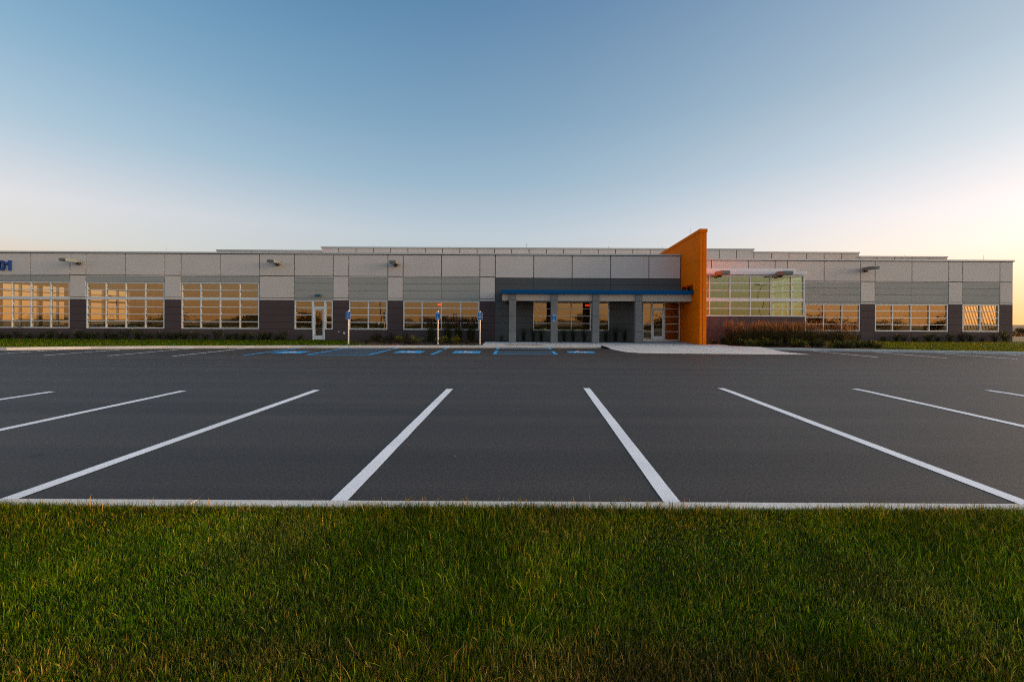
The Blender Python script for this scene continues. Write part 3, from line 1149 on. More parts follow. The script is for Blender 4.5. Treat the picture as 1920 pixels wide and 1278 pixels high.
def digit_zero(cx, z0, h, w, st, Y, d):
    mb = MB(); n = 24
    idx = []
    for k in range(n):
        t = 2 * math.pi * k / n
        sx = math.copysign(abs(math.cos(t)) ** .75, math.cos(t)); sz = math.copysign(abs(math.sin(t)) ** .75, math.sin(t))
        o = (cx + sx * w / 2, z0 + h / 2 + sz * h / 2); i = (cx + sx * (w / 2 - st), z0 + h / 2 + sz * (h / 2 - st * .85))
        for p in (o, i):
            for y in (Y, Y + d): mb.v.append((p[0], y + OY, p[1]))
        idx.append(4 * k)
    for k in range(n):
        a, b = idx[k], idx[(k + 1) % n]
        for q, mi in (((a, b, b + 2, a + 2), 0), ((a + 1, a + 3, b + 3, b + 1), 0), ((a, a + 1, b + 1, b), 1), ((a + 2, b + 2, b + 3, a + 3), 1)):
            mb.f.append(q); mb.mi.append(mi)
    return mb.obj('digit', ['digit', 'digit_side'], num)


digit_zero(-32.66, 4.28, .64, .44, .135, YL - .09, .085)
x0 = -32.38
one = [(x0 + .17, 4.285), (x0 + .33, 4.285), (x0 + .33, 4.92), (x0 + .20, 4.92), (x0 + .13, 4.82), (x0, 4.75), (x0, 4.62), (x0 + .17, 4.69)]
MB().prism([(a, b) for a, b in one], 'y', YL - .09 + OY, YL - .005 + OY).obj('digit', 'digit', num)

# small fittings on the wall by the side door
box('wall_vent', -11.35, -11.24, YL - .03 + OY, YL + .012 + OY, .49, .53, 'signwhite', bld, .005)
hb = MB().tube((-10.95, YL + .012 + OY, .42), (-10.95, YL - .02 + OY, .42), .075, k=14).tube((-10.95, YL - .02 + OY, .42), (-10.95, YL - .12 + OY, .38), .02)
hb.obj('hose_bib', 'post', bld)
for xx in (-22.4, -9.7, .3, 7.6):
    bbox_('roof_rod', xx, xx + .012, YL + .15, YL + .162, ZT + .1, ZT + .42, 'steel')
for xx in (12.9, 19.9, 26.4, 31.8):
    bbox_('roof_rod', xx, xx + .012, YR + .15, YR + .162, ZT + .1, ZT + .45, 'steel')

# ------------------------------------------------------------------ taller hall behind
hall = empty('warehouse_hall', (0, 66, 0))
props(hall, 'taller cream panelled hall with stepped roofline rising behind the low office front', 'building')


def hall_seg(x0, x1, zt):
    n = max(1, round((x1 - x0) / 2.46))
    w = (x1 - x0) / n
    for i in range(n):
        box('wall_panel', x0 + i * w + .05, x0 + (i + 1) * w - .05, 0, .12, 4.8, zt - .22, 'cream', hall)
    box('wall_core', x0, x1, .09, .5, -.4, zt - .2, 'joint', hall)
    box('coping', x0 - .06, x1 + .06, -.08, .6, zt - .2, zt, 'coping', hall)
    box('hall_roof', x0, x1, .5, 40, zt - .5, zt - .35, 'roof', hall)


hall_seg(-42.6, -27.75, 10.85)
hall_seg(-27.75, 33.57, 11.35)
hall_seg(33.57, 48.5, 10.95)
hall_seg(48.5, 61.0, 10.40)
for xx in (-20.5, -9.6, 1.3, 5.2, 13.0, 20.6):
    box('roof_rod', xx, xx + .05, .2, .25, 11.3, 12.0 if xx == 1.3 else 11.62, 'steel', hall)
box('end_wall', -42.6, -42.4, .5, 40, -.4, 10.3, 'cream', hall)
box('end_wall', 60.8, 61, .5, 40, -.4, 10.0, 'cream', hall)

# ------------------------------------------------------------------ wall lights
def wall_light(x, Y, z, label, L_=.95, w=.42, h=.17):
    o = empty('wall_light', (x, Y, z))
    props(o, label, 'light', 'floodlights on the facade')
    mb = MB()
    # wedge-shaped housing, thin at the outer end
    mb.prism([(-L_, -h * .45), (-L_, h * .5), (-L_ * .92, h * .55), (-.10, h * .62), (-.02, h * .3), (-.02, -h * .55), (-L_ * .9, -h * .5)], 'x', -w / 2, w / 2)
    mb.obj('housing', 'fixture', o, bevel=.012)
    MB().box(-w / 2 + .05, w / 2 - .05, -L_ + .1, -.25, -h * .5 - .015, -h * .5 + .0).obj('lens', 'lens', o)
    MB().box(-.09, .09, -.16, .0, -h * .5 - .12, -h * .5 - .003).tube((0, -.10, -h * .5 - .08), (0, .012, -h * .5 - .08), .05, k=10).obj('bracket', 'lamp_dark', o)


wall_light(-27.76, YL - .005, 4.87, 'grey wedge wall light beside the blue number, westernmost on the facade', 1.15)
wall_light(-15.16, YL - .005, 4.87, 'grey wedge wall light on the wide pilaster between the tall windows and the side door', .95)
wall_light(-7.68, YL - .005, 4.86, 'grey wedge wall light on the cream pilaster nearest the blue accessible signs', .85)
wall_light(23.6, YR - .005, 4.86, 'grey wedge wall light on the right wing above the plain cream pilaster', 1.05)
wall_light(12.17, YG - .105, 4.16, 'boxy wall light on the white fascia, the one next to the orange fin wall', .95, .50, .20)
wall_light(15.82, YG - .105, 4.16, 'boxy wall light on the white fascia near the outer corner of the glazed bay', .95, .55, .20)
dl = empty('door_light', (-12.57, YL + .0, 2.79))
props(dl, 'small teal wall light above the white side door', 'light')
MB().prism([(-.16, -.05), (-.16, .06), (-.02, .09), (.005, .09), (.005, -.07)], 'x', -.17, .17).obj('housing', 'teal', dl, bevel=.01)
MB().box(-.13, .13, -.14, -.02, -.075, -.055).obj('lens', 'lens', dl)

# exit signs hanging inside
def text_mesh(s, size, ext, m, name, bold=0.0):
    c = bpy.data.curves.new(name, 'FONT')
    c.body = s; c.size = size; c.extrude = ext; c.align_x = 'CENTER'; c.align_y = 'CENTER'; c.offset = bold
    t = bpy.data.objects.new('tmp', c)
    COL.objects.link(t)
    bpy.context.view_layer.update()
    me = bpy.data.meshes.new_from_object(t.evaluated_get(bpy.context.evaluated_depsgraph_get()))
    bpy.data.objects.remove(t)
    bpy.data.curves.remove(c)
    me.name = name
    me.materials.clear(); me.materials.append(M[m])
    return me


for x, y, z, lb in ((-5.05, 30.6, 2.28, 'lit red exit sign behind the window with tall grasses in front'), (4.6, 30.4, 2.27, 'lit red exit sign behind the entrance window under the canopy')):
    o = empty('exit_sign', (x, y, z)); props(o, lb, 'sign', 'lit exit signs')
    box('sign_body', -.15, .15, -.02, .02, -.09, .09, 'whitemetal', o, .006)
    link('letters', text_mesh('EXIT', .15, .004, 'exit', 'letters', .006), o).matrix_local = Matrix.Translation((0, -.027, 0)) @ Matrix.Rotation(RAD(90), 4, 'X')
    box('hanger', -.01, .01, -.01, .01, .09, 3.78 - z, 'steel', o)

# ------------------------------------------------------------------ accessible parking signs
def acc_panel(parent, top_symbol, w=.275, h=.43):
    box('sign_border', -w / 2, w / 2, -.004, .004, -h / 2, h / 2, 'signwhite', parent, .0)
    box('sign_face', -w / 2 + .012, w / 2 - .012, -.007, -.0045, -h / 2 + .012, h / 2 - .012, 'signblue', parent)
    mb = MB()
    s = .19
    zc = .015 if top_symbol else -.20
    wheelchair(mb, lambda u, v: (-s / 2 + s * u, -.0095, zc + s * v))
    mb.obj('wheelchair_symbol', 'signwhite', parent)
    z = -.05 if top_symbol else .15
    for i, ln in enumerate(('RESERVED', 'PARKING')):
        me = text_mesh(ln, .042, .0, 'signwhite', 'lettering', .001)
        link('lettering', me, parent).matrix_local = Matrix.Translation((0, -.0095, z - i * .055)) @ Matrix.Rotation(RAD(90), 4, 'X')


for x, y, top, lb in ((-9.43, 26.1, True, 'blue accessible parking sign on a pale post, westernmost, on the lawn edge'),
                      (-4.42, 26.1, False, 'blue accessible parking sign on the post before the tall grasses, symbol lowest'),
                      (-2.06, 26.05, True, 'blue accessible parking sign on the sunlit post beside the entrance walk')):
    z0 = back_z(x, y)
    o = empty('accessible_sign', (x, y, z0)); props(o, lb, 'sign', 'accessible parking signs')
    pm = MB().tube((0, 0, -.1), (0, 0, 1.86), .038, k=14)
    pm.obj('post', 'post', o)
    MB().tube((0, 0, 1.861), (0, 0, 1.885), .041, .02, k=14).obj('post_cap', 'signwhite', o)
    pn = empty('sign_panel', (0, -.045, 1.60)); pn.parent = o
    acc_panel(pn, top)
    MB().tube((0, 0, -.02), (0, 0, .012), .11, .07, k=16).obj('post_footing', 'concrete', o)
o = empty('accessible_sign', (2.21, 27.55, 1.46)); props(o, 'blue accessible parking sign fixed to a grey canopy column', 'sign', 'accessible parking signs')
pn = empty('sign_panel', (0, -.008, 0)); pn.parent = o
acc_panel(pn, False, .26, .42)
box('bolt', -.01, .01, -.004, .008, .17, .19, 'steel', o)

ORD = ('first second third fourth fifth sixth seventh eighth ninth tenth eleventh twelfth thirteenth fourteenth fifteenth sixteenth '
       'seventeenth eighteenth nineteenth twentieth').split()
ORD += ['twenty-' + w_ for w_ in ORD[:9]] + ['thirtieth'] + ['thirty-' + w_ for w_ in ORD[:9]] + ['fortieth']
COUNT = {}


def nth(key):
    COUNT[key] = COUNT.get(key, 0) + 1
    return ORD[min(COUNT[key], 40) - 1]


# ------------------------------------------------------------------ vegetation
def vnoise(x, y, s, seed=0):
    r = np.random.default_rng(seed)
    out = np.zeros_like(x)
    for k in range(6):
        a = r.uniform(0, 2 * math.pi); f = s * r.uniform(.6, 1.9); p = r.uniform(0, 6.28)
        out += np.sin((x * math.cos(a) + y * math.sin(a)) * f + p)
    return out / 3.4


def blades(name, X, Y, Z, H, W, lean, col, m, segs=3, rand=rng, face=None):
    """Curved tapering grass blades, all in one mesh; col: n x 3 linear."""
    n = len(X)
    az = rand.uniform(0, 2 * math.pi, n)
    fa = rand.uniform(0, 2 * math.pi, n) if face is None else rand.normal(face, .9, n)
    lx, ly = np.cos(az) * lean, np.sin(az) * lean
    wx, wy = np.cos(fa), np.sin(fa)
    per = 2 * segs + 1
    V = np.zeros((n, per, 3), np.float32)
    for k in range(segs):
        t = k / segs
        w = W * (1 - t ** 1.6 * .8) / 2
        cx = X + lx * H * t ** 1.8; cy = Y + ly * H * t ** 1.8; cz = Z + H * (t - .25 * lean * t * t)
        V[:, 2 * k] = np.stack([cx - wx * w, cy - wy * w, cz], 1)
        V[:, 2 * k + 1] = np.stack([cx + wx * w, cy + wy * w, cz], 1)
    V[:, -1] = np.stack([X + lx * H, Y + ly * H, Z + H * (1 - .25 * lean)], 1)
    base = (np.arange(n) * per)[:, None]
    loops = []; tot = []
    for k in range(segs - 1):
        loops.append(base + np.array([[2 * k, 2 * k + 1, 2 * k + 3, 2 * k + 2]])); tot.append(4)
    loops.append(base + np.array([[2 * segs - 2, 2 * segs - 1, 2 * segs]])); tot.append(3)
    L_ = np.concatenate(loops, 1).ravel()
    T = np.tile(np.array(tot), n)
    me = bpy.data.meshes.new(name)
    me.vertices.add(n * per); me.vertices.foreach_set('co', V.ravel())
    me.loops.add(len(L_)); me.loops.foreach_set('vertex_index', L_.astype(np.int32))
    me.polygons.add(len(T))
    st = np.concatenate([[0], np.cumsum(T)[:-1]])
    me.polygons.foreach_set('loop_start', st.astype(np.int32)); me.polygons.foreach_set('loop_total', T.astype(np.int32))
    me.update()
    ca = me.color_attributes.new('tint', 'FLOAT_COLOR', 'POINT')
    C = np.ones((n, per, 4), np.float32)
    C[:, :, :3] = col[:, None, :]
    ca.data.foreach_set('color', C.ravel())
    me.materials.append(M[m])
    return me


def lerp(a, b, t):
    a = np.array(a)[None, :]; b = np.array(b)[None, :]
    return a + (b - a) * t[:, None]


def near_lawn_z(x, y):
    return .110 + .017 * np.clip((y - 2.6) / .6, 0, 1) + .010 * np.sin(x * 1.3 + 1) * np.sin(y * 2.1)


# soil sheet under the near lawn (also behind the camera)
xs = np.linspace(-60, 60, 61); ys = [-40, -20, -8, -2, 0, 1, 1.5, 2, 2.5, 3, 3.33]
sheet('lawn', [[(q, y, float(near_lawn_z(q, y)) - .01 if y > -3 else .07 - max(0, -y - 3) * .008) for q in xs] for y in ys], 'soil')


def grass_colors(n, X, Y, dry, r):
    t = r.uniform(0, 1, n)
    c = lerp((.030, .075, .001), (.120, .190, .004), t ** 1.3)
    yel = r.uniform(0, 1, n) < .22
    c[yel] = lerp((.17, .15, .004), (.26, .20, .012), r.uniform(0, 1, yel.sum()))
    st = r.uniform(0, 1, n) < dry
    c[st] = lerp((.20, .125, .020), (.32, .22, .05), r.uniform(0, 1, st.sum()))
    c *= (r.uniform(.35, 1.3, n) ** 1.3)[:, None] * 1.38
    return c


def near_grass():
    n = 270000
    # density follows what can be seen: dense inside the lens' reach, thinner towards the sides
    Y = 1.25 + 2.085 * rng.uniform(0, 1, n) ** .92
    X = rng.uniform(-1, 1, n) * (Y * 1.16 + .55)
    tall = vnoise(X, Y, 2.2, 3)
    clump = vnoise(X, Y, 9.0, 5)
    edge = np.clip((3.32 - Y) / .25, 0, 1)
    H = .025 + .016 * rng.uniform(0, 1, n) + .016 * np.clip(tall, -.6, 1) + .010 * np.clip(clump, -1, 1)
    big = rng.uniform(0, 1, n) < .055 + .09 * np.clip(tall, 0, 1)
    H[big] *= rng.uniform(1.35, 2.1, big.sum())
    H *= .9 + .1 * edge
    W = np.where(big, rng.uniform(.0028, .0046, n), rng.uniform(.0018, .0032, n))
    lean = np.abs(rng.normal(.35, .28, n))
    dryp = .06 + .10 * (Y < 1.95) + .06 * (vnoise(X, Y, 1.4, 9) > .4)
    col = grass_colors(n, X, Y, dryp, rng)
    col = col * (1 + .34 * np.clip(vnoise(X, Y, 1.7, 61) + .6 * vnoise(X, Y, 5.5, 62), -1.2, 1.2))[:, None] * np.array([[.88, 1.02, .9]])
    # worn, browner patches and lusher ones
    pt = vnoise(X, Y, 1.1, 21) + .5 * vnoise(X, Y, 3.1, 22)
    br = np.clip(pt * 1.1 - .25, 0, 1)[:, None] * .65
    col = col * (1 - br) + col.mean(1, keepdims=True) * np.array([[1.75, 1.15, .35]]) * br
    # low sun put into colour along the kerb; browner near the lens, greener between
    dk = np.clip((Y - 2.75) / .5, 0, 1)[:, None] * (.65 + .35 * np.clip(vnoise(X, Y, 2.0, 41), -1, 1))[:, None]
    col = col * (1 + dk * np.array([[.75, .15, -.2]]))
    db = np.clip((2.02 - Y) / .2, 0, 1)[:, None]
    col = col * (1 + db * np.array([[.16, -.10, .2]]))
    # long leaning blades over the kerb edge; orange sunlight put into the straw colour
    e = 5200
    Xe = rng.uniform(-4.4, 4.4, e); Ye = rng.uniform(3.20, 3.335, e)
    He = rng.uniform(.035, .072, e) * (1 + .35 * np.clip(vnoise(Xe, Ye, 5, 31), -.5, 1)); We = rng.uniform(.0025, .004, e)
    we = rng.uniform(0, 1, e) < .03
    He[we] *= 1.5; We[we] *= 1.8
    ce = grass_colors(e, Xe, Ye, .30, rng)
    ce[we] = np.array([.42, .24, .06])
    X = np.concatenate([X, Xe]); Y = np.concatenate([Y, Ye]); H = np.concatenate([H, He]); W = np.concatenate([W, We])
    lean = np.concatenate([lean, np.abs(rng.normal(.45, .3, e))]); col = np.concatenate([col, ce])
    Z = near_lawn_z(X, Y) - .006
    me = blades('grass', X, Y, Z, H, W, lean, col, 'blade', 3)
    o = link('grass', me); props(o, 'dense green lawn grass in the foreground along the kerb', 'grass', kind='stuff')
    # the wedge just outside the lens' reach
    n1 = 60000
    Y = rng.uniform(.5, 3.33, n1)
    e0 = np.maximum(Y * 1.16 + .5, 0); X = (e0 + (4.75 - e0) * rng.uniform(0, 1, n1)) * rng.choice([-1, 1], n1)
    me = blades('grass', X, Y, near_lawn_z(X, Y) - .006, rng.uniform(.028, .065, n1), rng.uniform(.003, .006, n1), np.abs(rng.normal(.35, .25, n1)), grass_colors(n1, X, Y, .10, rng), 'blade', 2)
    o = link('grass', me); props(o, 'green lawn grass beside the dense foreground strip of lawn', 'grass', kind='stuff')
    # outer parts of the same lawn, coarser
    n2 = 60000
    Y = rng.uniform(.3, 3.3, n2); X = rng.uniform(4.3, 12, n2) * rng.choice([-1, 1], n2)
    H = rng.uniform(.03, .07, n2)
    me = blades('grass', X, Y, near_lawn_z(X, Y) - .006, H, rng.uniform(.004, .007, n2), np.abs(rng.normal(.35, .25, n2)), grass_colors(n2, X, Y, .12, rng), 'blade', 2)
    o = link('grass', me); props(o, 'green lawn grass further along the kerb on both sides', 'grass', kind='stuff')


near_grass()


def far_grass():
    n = 110000
    X = rng.uniform(-34, 44, n)
    ky = np.interp(X, [a for a, _ in KERB], [b for _, b in KERB]) + .2
    Y = ky + (31.4 - ky) * rng.uniform(0, 1, n)
    ok = ~((X > -9.6) & (X < 20.0) & (Y < 31.5)) | ((X > -10.6) & (X < -6.8) & (Y < 26.9 - (X + 10.6) * .35))
    ok &= ~((X < 10.9) & (Y > 29.3)) & ~((X > 17.3) & (X < 33.7) & (Y > 31.4)) & ~((X > 10) & (X < 17.6) & (Y > 27.8))
    X, Y, ky = X[ok], Y[ok], ky[ok]
    n = len(X)
    t = np.clip((Y - ky) / (29 - ky), 0, 1)
    Z = -.08 + .055 * t
    H = rng.uniform(.04, .085, n)
    col = grass_colors(n, X, Y, .04, rng) * np.array([[.75, .9, .6]])
    dry = (X > 16)[:, None] * (.6 + .4 * np.clip(vnoise(X, Y, 1.2, 51), -1, 1))[:, None]  # low sun's orange put into the right-hand blade colour, not dryness
    col = col * (1 + dry * np.array([[.9, .12, -.1]]))  # low sun's orange tint on the right-hand blades
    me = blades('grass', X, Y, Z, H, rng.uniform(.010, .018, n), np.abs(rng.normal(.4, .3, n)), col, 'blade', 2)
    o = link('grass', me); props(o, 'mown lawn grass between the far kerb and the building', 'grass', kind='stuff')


far_grass()


def shrub_meshes(seed, w, h, cols, nleaf=420, leaf=.05, flowers=None, spiky=.0):
    r = np.random.default_rng(seed)
    st = MB(); leaves = []; cc = []
    nst = 9
    tips = []
    for i in range(nst):
        a = r.uniform(0, 6.28); rr = w / 2 * r.uniform(.25, 1)
        hh = h * r.uniform(.55, 1.08) * (1 - .25 * (rr / (w / 2)) ** 2)
        p0 = Vector((r.normal(0, .03), r.normal(0, .03), 0))
        p1 = Vector((math.cos(a) * rr * .5, math.sin(a) * rr * .5, hh * .55))
        p2 = Vector((math.cos(a) * rr, math.sin(a) * rr, hh))
        st.tube(p0, p1, .008, .006, 4); st.tube(p1, p2, .006, .003, 4)
        tips.append((p0, p1, p2))
    lm = MB(); tint = []
    for i in range(nleaf):
        p0, p1, p2 = tips[r.integers(nst)]
        t = r.uniform(.15, 1.05)
        p = p0.lerp(p1, t * 2) if t < .5 else p1.lerp(p2, (t - .5) * 2)
        sp = w * .10
        p = p + Vector((r.normal(0, sp), r.normal(0, sp), r.normal(0, sp * .7)))
        if p.z < .01: p.z = r.uniform(.01, .06)
        u = Vector((r.normal(), r.normal(), r.normal() * .6)).normalized()
        v = u.cross(Vector((r.normal(), r.normal(), r.normal()))).normalized()
        s = leaf * r.uniform(.6, 1.3)
        n0 = len(lm.v)
        lm.v += [tuple(p - u * s * .5), tuple(p + v * s * .28), tuple(p + u * s * .5), tuple(p - v * s * .28)]
        lm.f.append((n0, n0 + 1, n0 + 2, n0 + 3)); lm.mi.append(0)
        c = np.array(cols[r.integers(len(cols))]) * r.uniform(.6, 1.35)
        if flowers and t > .85 and r.uniform() < .05: c = np.array(flowers)
        tint += [c] * 4
    me = bpy.data.meshes.new('foliage'); me.from_pydata(lm.v, [], lm.f)
    ca = me.color_attributes.new('tint', 'FLOAT_COLOR', 'POINT')
    C = np.ones((len(lm.v), 4), np.float32); C[:, :3] = np.array(tint)
    ca.data.foreach_set('color', C.ravel())
    me.materials.append(M['leaf'])
    return me, st.mesh('stem', 'bark')


GREEN = [(.030, .050, .010), (.020, .038, .010), (.045, .060, .012), (.05, .045, .015)]
RED = [(.055, .022, .015), (.035, .030, .012), (.025, .040, .012)]
LIME = [(.22, .22, .008), (.30, .26, .010), (.11, .13, .008)]
BROWN = [(.075, .045, .018), (.05, .04, .015), (.04, .05, .012)]
V_green = [shrub_meshes(s, .62, .46, GREEN, 420, .065, (.45, .30, .02)) for s in range(5)]
V_red = [shrub_meshes(20 + s, .60, .52, RED, 330, .06) for s in range(3)]
V_lime = [shrub_meshes(40 + s, .70, .36, LIME, 460, .05) for s in range(3)]
V_brown = [shrub_meshes(60 + s, .62, .28, BROWN, 380, .045) for s in range(3)]


def plant(name, var, x, y, z, sc, label, cat, group, sz=1.0):
    o = empty(name, (x, y, z), random.uniform(0, 6.28))
    o.scale = (sc, sc, sc * sz)
    props(o, label, cat, group)
    link('foliage', var[0], o); link('stem', var[1], o)
    return o


def tall_grass_meshes(seed, n, h, w, cols, heads=None, wid=.008, lean=.32):
    r = np.random.default_rng(seed)
    a = r.uniform(0, 6.28, n); rr = w * np.sqrt(r.uniform(0, 1, n)) * .5
    X, Y = np.cos(a) * rr, np.sin(a) * rr
    H = h * r.uniform(.6, 1.0, n)
    c = np.array(cols)[r.integers(0, len(cols), n)] * r.uniform(.6, 1.4, n)[:, None]
    me = blades('blade_tuft', X, Y, np.zeros(n), H, np.full(n, wid), np.abs(r.normal(lean, .15, n)), c, 'leaf', 4, r)
    hm = None
    if heads:
        m2 = n // 3
        a = r.uniform(0, 6.28, m2); rr = w * np.sqrt(r.uniform(0, 1, m2)) * .75
        X, Y = np.cos(a) * rr, np.sin(a) * rr
        c = np.array(heads)[r.integers(0, len(heads), m2)] * r.uniform(.6, 1.4, m2)[:, None]
        hm = blades('seed_head', X, Y, h * r.uniform(.62, .9, m2), h * r.uniform(.18, .32, m2), np.full(m2, .020), np.abs(r.normal(.12, .1, m2)), c, 'leaf', 3, r)
    return me, hm


V_feather = [tall_grass_meshes(100 + s, 220, 1.30, .50, [(.075, .058, .015), (.040, .052, .012), (.11, .068, .02)], [(.30, .12, .035), (.20, .085, .03), (.36, .17, .055)], .009, .20) for s in range(4)]
V_dark = [tall_grass_meshes(120 + s, 300, 1.36, .42, [(.022, .040, .012), (.030, .050, .014), (.05, .04, .015)], [(.06, .035, .02)], .010, .22) for s in range(3)]
V_thin = [tall_grass_meshes(140 + s, 130, 1.22, .17, [(.030, .045, .016), (.05, .045, .02)], None, .009, .30) for s in range(3)]


def tall_grass(var, x, y, z, sc, label, group):
    o = empty('ornamental_grass', (x, y, z), random.uniform(0, 6.28)); o.scale = (sc,) * 3
    props(o, label, 'ornamental grass', group)
    link('blade_tuft', var[0], o)
    if var[1]: link('seed_head', var[1], o)
    return o


# row of rose bushes along the foot of the left wing
x = -33.2
while x < -14.3:
    v = random.choice(V_green if random.random() < .72 else V_red)
    feats = ((-28.4, 'first tall window'), (-27.3, 'first narrow pilaster'), (-22.3, 'second tall window'), (-21.3, 'second narrow pilaster'), (-16.3, 'third tall window'), (-14, 'wide charcoal wall'))
    where = [n_ for lim, n_ in feats if x < lim][0]
    look = 'reddish' if v in V_red else 'dark green'
    plant('shrub', v, x, 28.95 + random.uniform(-.12, .12), back_z(x, 28.9), random.uniform(.8, 1.25),
          '%s shrub, %s from left, under the %s' % (look, nth(where), where), 'shrub', 'shrubs along the left wing', random.uniform(.85, 1.3))
    x += random.uniform(.42, .74)
for x, s in ((-13.5, .8), (-9.0, .7), (-8.6, .85), (-8.1, .6)):
    plant('shrub', V_green[int(-x) % 5], x, 29.0, back_z(x, 29), s, 
          'small dark green shrub right beside the white side door' if x < -12 else 'small dark shrub, %s from the left under the two-column window' % nth('two'), 'shrub', 'shrubs near the side door')
# left bed
for i, (x, y) in enumerate(((-6.9, 27.6), (-5.95, 27.7), (-4.45, 27.4), (-3.55, 27.3))):
    plant('shrub', V_lime[i % 3], x, y, back_z(x, y), 1.15, 'rounded yellow-green shrub, %s from the left behind the sign posts' % nth('lime'), 'shrub', 'yellow-green shrubs in the left bed')
for i in range(30):
    x = -8.9 + i * .225 + random.uniform(-.1, .1)
    y = random.uniform(26.2, 28.6)
    plant('shrub', random.choice(V_brown), x, y, back_z(x, y), random.uniform(.6, 1.05), 'low brownish shrub, %s from left in the bed %s of the middle sign' % (nth('b' + str(x < -4.4)), 'left' if x < -4.4 else 'right'), 'shrub', 'low shrubs in the left bed')
for i, x in enumerate((-8.6, -7.7, -6.9)):
    plant('shrub', V_red[i], x, 28.7, back_z(x, 28.7), 1.0, 'reddish shrub at the back of the mulch bed, %s from the left' % nth('red'), 'shrub', 'reddish shrubs in the left bed', 1.1)
for i, (x, n) in enumerate(((-5.2, 'leftmost, partly behind the middle sign post'), (-4.2, 'just right of the middle sign post'), (-3.53, 'second from the right'), (-2.78, 'nearest the sunlit sign post'))):
    tall_grass(V_dark[i % 3], x, 28.3, back_z(x, 28.3), 1.06, 'tall dark ornamental grass before the low window, ' + n, 'dark grasses in the left bed')
pos = [(.42, 'leftmost'), (1.02, 'second'), (1.52, 'just left of the column with the sign'), (2.93, 'just right of the column with the sign'), (3.5, 'in the middle of the window'),
       (4.18, 'left of the third column'), (5.52, 'right of the third column'), (6.12, 'tallest, before the blank wall'), (6.7, 'next to the fourth column')]
for i, (x, n) in enumerate(pos):
    tall_grass(V_thin[i % 3], x, 28.85, back_z(x, 28.85), 1.0 if x < 6 or x > 6.5 else 1.15, 'thin upright grass tuft under the entrance canopy, ' + n, 'thin grasses under the canopy')
plant('shrub', V_red[1], -.95, 28.8, back_z(-.95, 28.8), .6, 'small sparse plant left of the first canopy column', 'shrub', None, 1.4)
# right bed of feather reed grass
k = 0
for row, y in ((0, 27.2), (1, 26.55)):
    for x in np.arange(12.45 + row * .25, 17.2, .46):
        tall_grass(V_feather[k % 4], x + random.uniform(-.1, .1), y + random.uniform(-.15, .15), back_z(x, y), random.uniform(.88, 1.05),
                   'feather grass, %s row before the glazed bay, %s from the fin' % ('back' if row == 0 else 'front', nth('row%d' % row)), 'feather grasses before the glazed bay')
        k += 1
for x, y, lb in ((17.6, 26.9, 'feather grass at the outer corner of the glazed bay'), (18.1, 26.6, 'rust feather grass beside the sunlit clump'),
                 (18.5, 26.4, 'bright sunlit orange feather grass near the end of the bed'), (19.1, 26.6, 'last feather grass at the right end of the bed')):
    tall_grass(V_feather[k % 4], x, y, back_z(x, y), .98, lb, None); k += 1
for i in range(46):
    t = i / 45
    x = 11.4 + t * 7.9 + random.uniform(-.15, .15)
    y = kerb_y(x) + random.uniform(.55, 1.5) + (.9 if x < 12.5 else 0)
    v = V_lime if random.random() < .35 else (V_green if random.random() < .5 else V_brown)
    plant('shrub', random.choice(v), x, y, back_z(x, y), random.uniform(.75, 1.1), 'low %s shrub before the feather grass, %s from left in its %s third' % ('yellow-green' if v is V_lime else ('green' if v is V_green else 'brownish'), nth('t%d' % (i // 16)), ('left', 'middle', 'right')[i // 16]), 'shrub', 'low shrubs before the feather grass')
# row along the right wing
x = 19.4
while x < 33.3:
    v = random.choice(V_green if random.random() < .7 else V_red)
    if 23.3 < x < 23.9: x += .8
    w = 'second window' if x < 30 else 'last window'
    plant('shrub', v, x, 31.1 + random.uniform(-.12, .12), back_z(x, 31), random.uniform(.8, 1.3), 'dark shrub, %s from left, under the %s of the right wing' % (nth(w), w), 'shrub', 'shrubs under the %s of the right wing' % w, random.uniform(.8, 1.35))
    x += random.uniform(.5, 1.0)

# ------------------------------------------------------------------ trees on the horizon
def tree_meshes(seed):
    r = np.random.default_rng(seed)
    t = MB()
    t.tube((0, 0, -.5), (r.normal(0, .15), 0, 2.2), .28, .16, 6)
    tips = []
    for i in range(7):
        a = r.uniform(0, 6.28); q = r.uniform(1.2, 2.6)
        p = Vector((math.cos(a) * q, math.sin(a) * q, r.uniform(2.6, 5.2)))
        t.tube((0, 0, r.uniform(1.5, 2.2)), p, .10, .03, 5); tips.append(p)
    lm = MB(); tint = []
    for i in range(1500):
        p = tips[r.integers(7)] + Vector((r.normal(0, .85), r.normal(0, .85), r.normal(0, .65)))
        u = Vector((r.normal(), r.normal(), r.normal())).normalized(); v = u.orthogonal().normalized()
        s = r.uniform(.12, .26)
        n0 = len(lm.v)
        lm.v += [tuple(p - u * s), tuple(p + v * s * .6), tuple(p + u * s), tuple(p - v * s * .6)]
        lm.f.append((n0, n0 + 1, n0 + 2, n0 + 3)); lm.mi.append(0)
        c = np.array([(.06, .050, .015), (.12, .055, .02), (.05, .045, .012)][r.integers(3)]) * r.uniform(.6, 1.3)
        tint += [c] * 4
    me = bpy.data.meshes.new('crown'); me.from_pydata(lm.v, [], lm.f)
    ca = me.color_attributes.new('tint', 'FLOAT_COLOR', 'POINT')
    C = np.ones((len(lm.v), 4), np.float32); C[:, :3] = np.array(tint)
    ca.data.foreach_set('color', C.ravel()); me.materials.append(M['leaf'])
    return me, t.mesh('trunk', 'bark')


V_tree = [tree_meshes(300 + s) for s in range(4)]


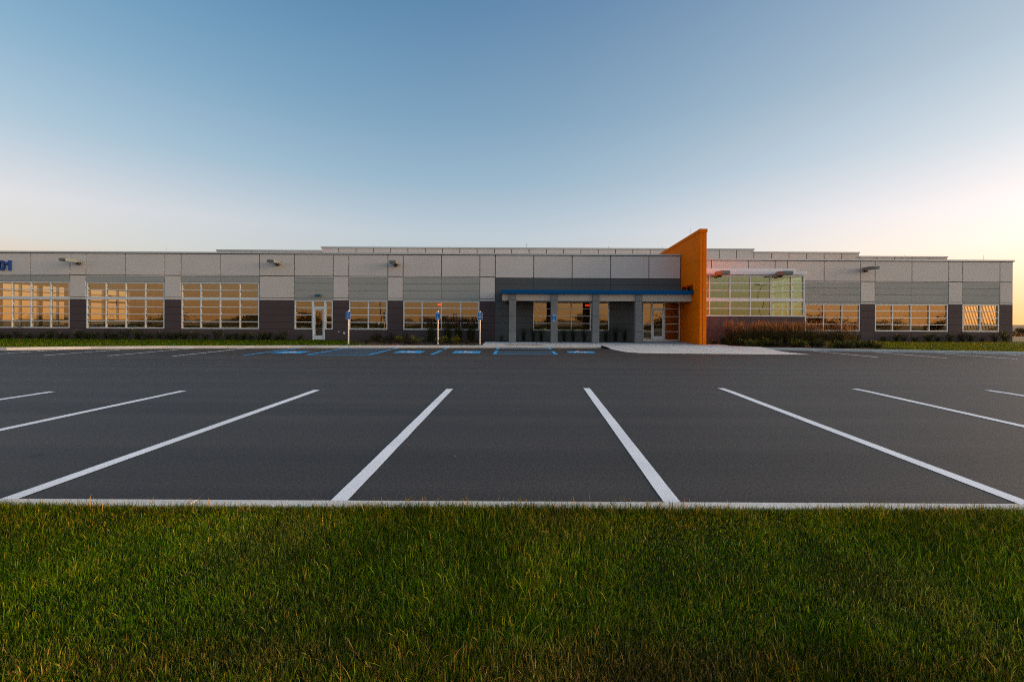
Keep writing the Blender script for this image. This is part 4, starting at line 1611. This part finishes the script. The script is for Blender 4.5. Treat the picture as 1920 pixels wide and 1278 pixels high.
def tree(az, r, sc, label, group):
    x, y = r * math.sin(RAD(az)), 30 + r * math.cos(RAD(az))
    o = empty('tree', (x, y, terrain_z(x, y)), random.uniform(0, 6.28))
    o.scale = (sc * 1.3, sc * 1.3, sc)
    v = V_tree[random.randrange(4)]
    props(o, label, 'tree', group)
    link('crown', v[0], o); link('trunk', v[1], o)


for az in np.arange(44, 54, .5):
    tree(az + random.uniform(-.3, .3), random.uniform(300, 380), random.uniform(.5, .85), 'distant autumn tree beyond the right corner of the building, %s from the left' % nth('hz'), 'trees on the far horizon')
for az in np.arange(100, 262, 3.1):
    if random.random() < .72:
        tree(az + random.uniform(-1.2, 1.2), random.uniform(150, 230), random.uniform(.6, 1.15), 'far tree mirrored in the office windows, %s counted from the east' % nth('far'), 'trees mirrored in the windows')


for a0, a1 in ((209, 218), (134, 144)):
    for az in np.arange(a0, a1, .9):
        tree(az, random.uniform(118, 140), random.uniform(.42, .62) * (1.25 if a0 > 200 else 1), 'dark tree of the clump mirrored in the %s wing windows, %s from the east' % ('left' if a0 > 200 else 'right', nth('m%d' % a0)), 'trees mirrored in the windows')


# rough hedgerow and scrub at the edge of the field on the right
def scrub():
    n = 9000
    a = rng.uniform(RAD(46), RAD(56), n)
    r = rng.uniform(70, 300, n)
    X, Y = r * np.sin(a), 30 + r * np.cos(a)
    Z = np.array([terrain_z(x, y) for x, y in zip(X, Y)])
    c = lerp((.16, .065, .02), (.10, .06, .02), rng.uniform(0, 1, n))
    me = blades('field_scrub', X, Y, Z, rng.uniform(.4, 1.3, n), rng.uniform(.2, .5, n), np.abs(rng.normal(.5, .3, n)), c, 'leaf', 2)
    o = link('field_scrub', me); props(o, 'rust brown scrub and weeds on the field beyond the building corner', 'scrub', kind='stuff')


scrub()


# ------------------------------------------------------------------ parking lot lamps behind the camera, mirrored in the glass
def lot_lamp(x, y, label):
    z = terrain_z(x, y)
    o = empty('parking_lamp', (x, y, z)); props(o, label, 'lamp post', 'parking lot lamp posts')
    MB().tube((0, 0, 0), (0, 0, .8), .28, .28, 14).obj('lamp_base', 'concrete', o)
    MB().tube((0, 0, .8), (0, 0, 8.0), .10, .065, 10).obj('pole', 'lamp_dark', o)
    for s in (-1, 1):
        h = MB().box(min(s * .25, s * .95), max(s * .25, s * .95), -.18, .18, 7.9, 8.05)
        h.tube((0, 0, 7.97), (s * .3, 0, 7.97), .035)
        h.obj('lamp_head', 'lamp_dark', o)


lot_lamp(-100, -56, 'dark twin-head lamp post mirrored in the second tall window')
lot_lamp(-24, -22, 'dark twin-head lamp post mirrored in the windows beside the white door')
lot_lamp(42, -24, 'dark twin-head lamp post mirrored in the first window of the right wing')

# few dry leaves and chips lying on the asphalt
lv = MB().prism([(-.02, 0), (0, -.008), (.022, .002), (.004, .011)], 'z', 0, .003).mesh('leaf', 'field')
for i, (x, y) in enumerate(((-1.25, 5.35), (-.65, 4.95), (-3.5, 14.5))):
    o = link('fallen_leaf', lv); o.location = (x, y, gz(y) + .006); o.rotation_euler = (0, 0, i * 1.3)
    props(o, ('tiny dry leaf on the asphalt right of the centre-left white line', 'tiny dry leaf on the asphalt, nearest the kerb', 'tiny dry leaf far out on the asphalt in the drive lane')[i], 'leaf', 'dry leaves on the asphalt')
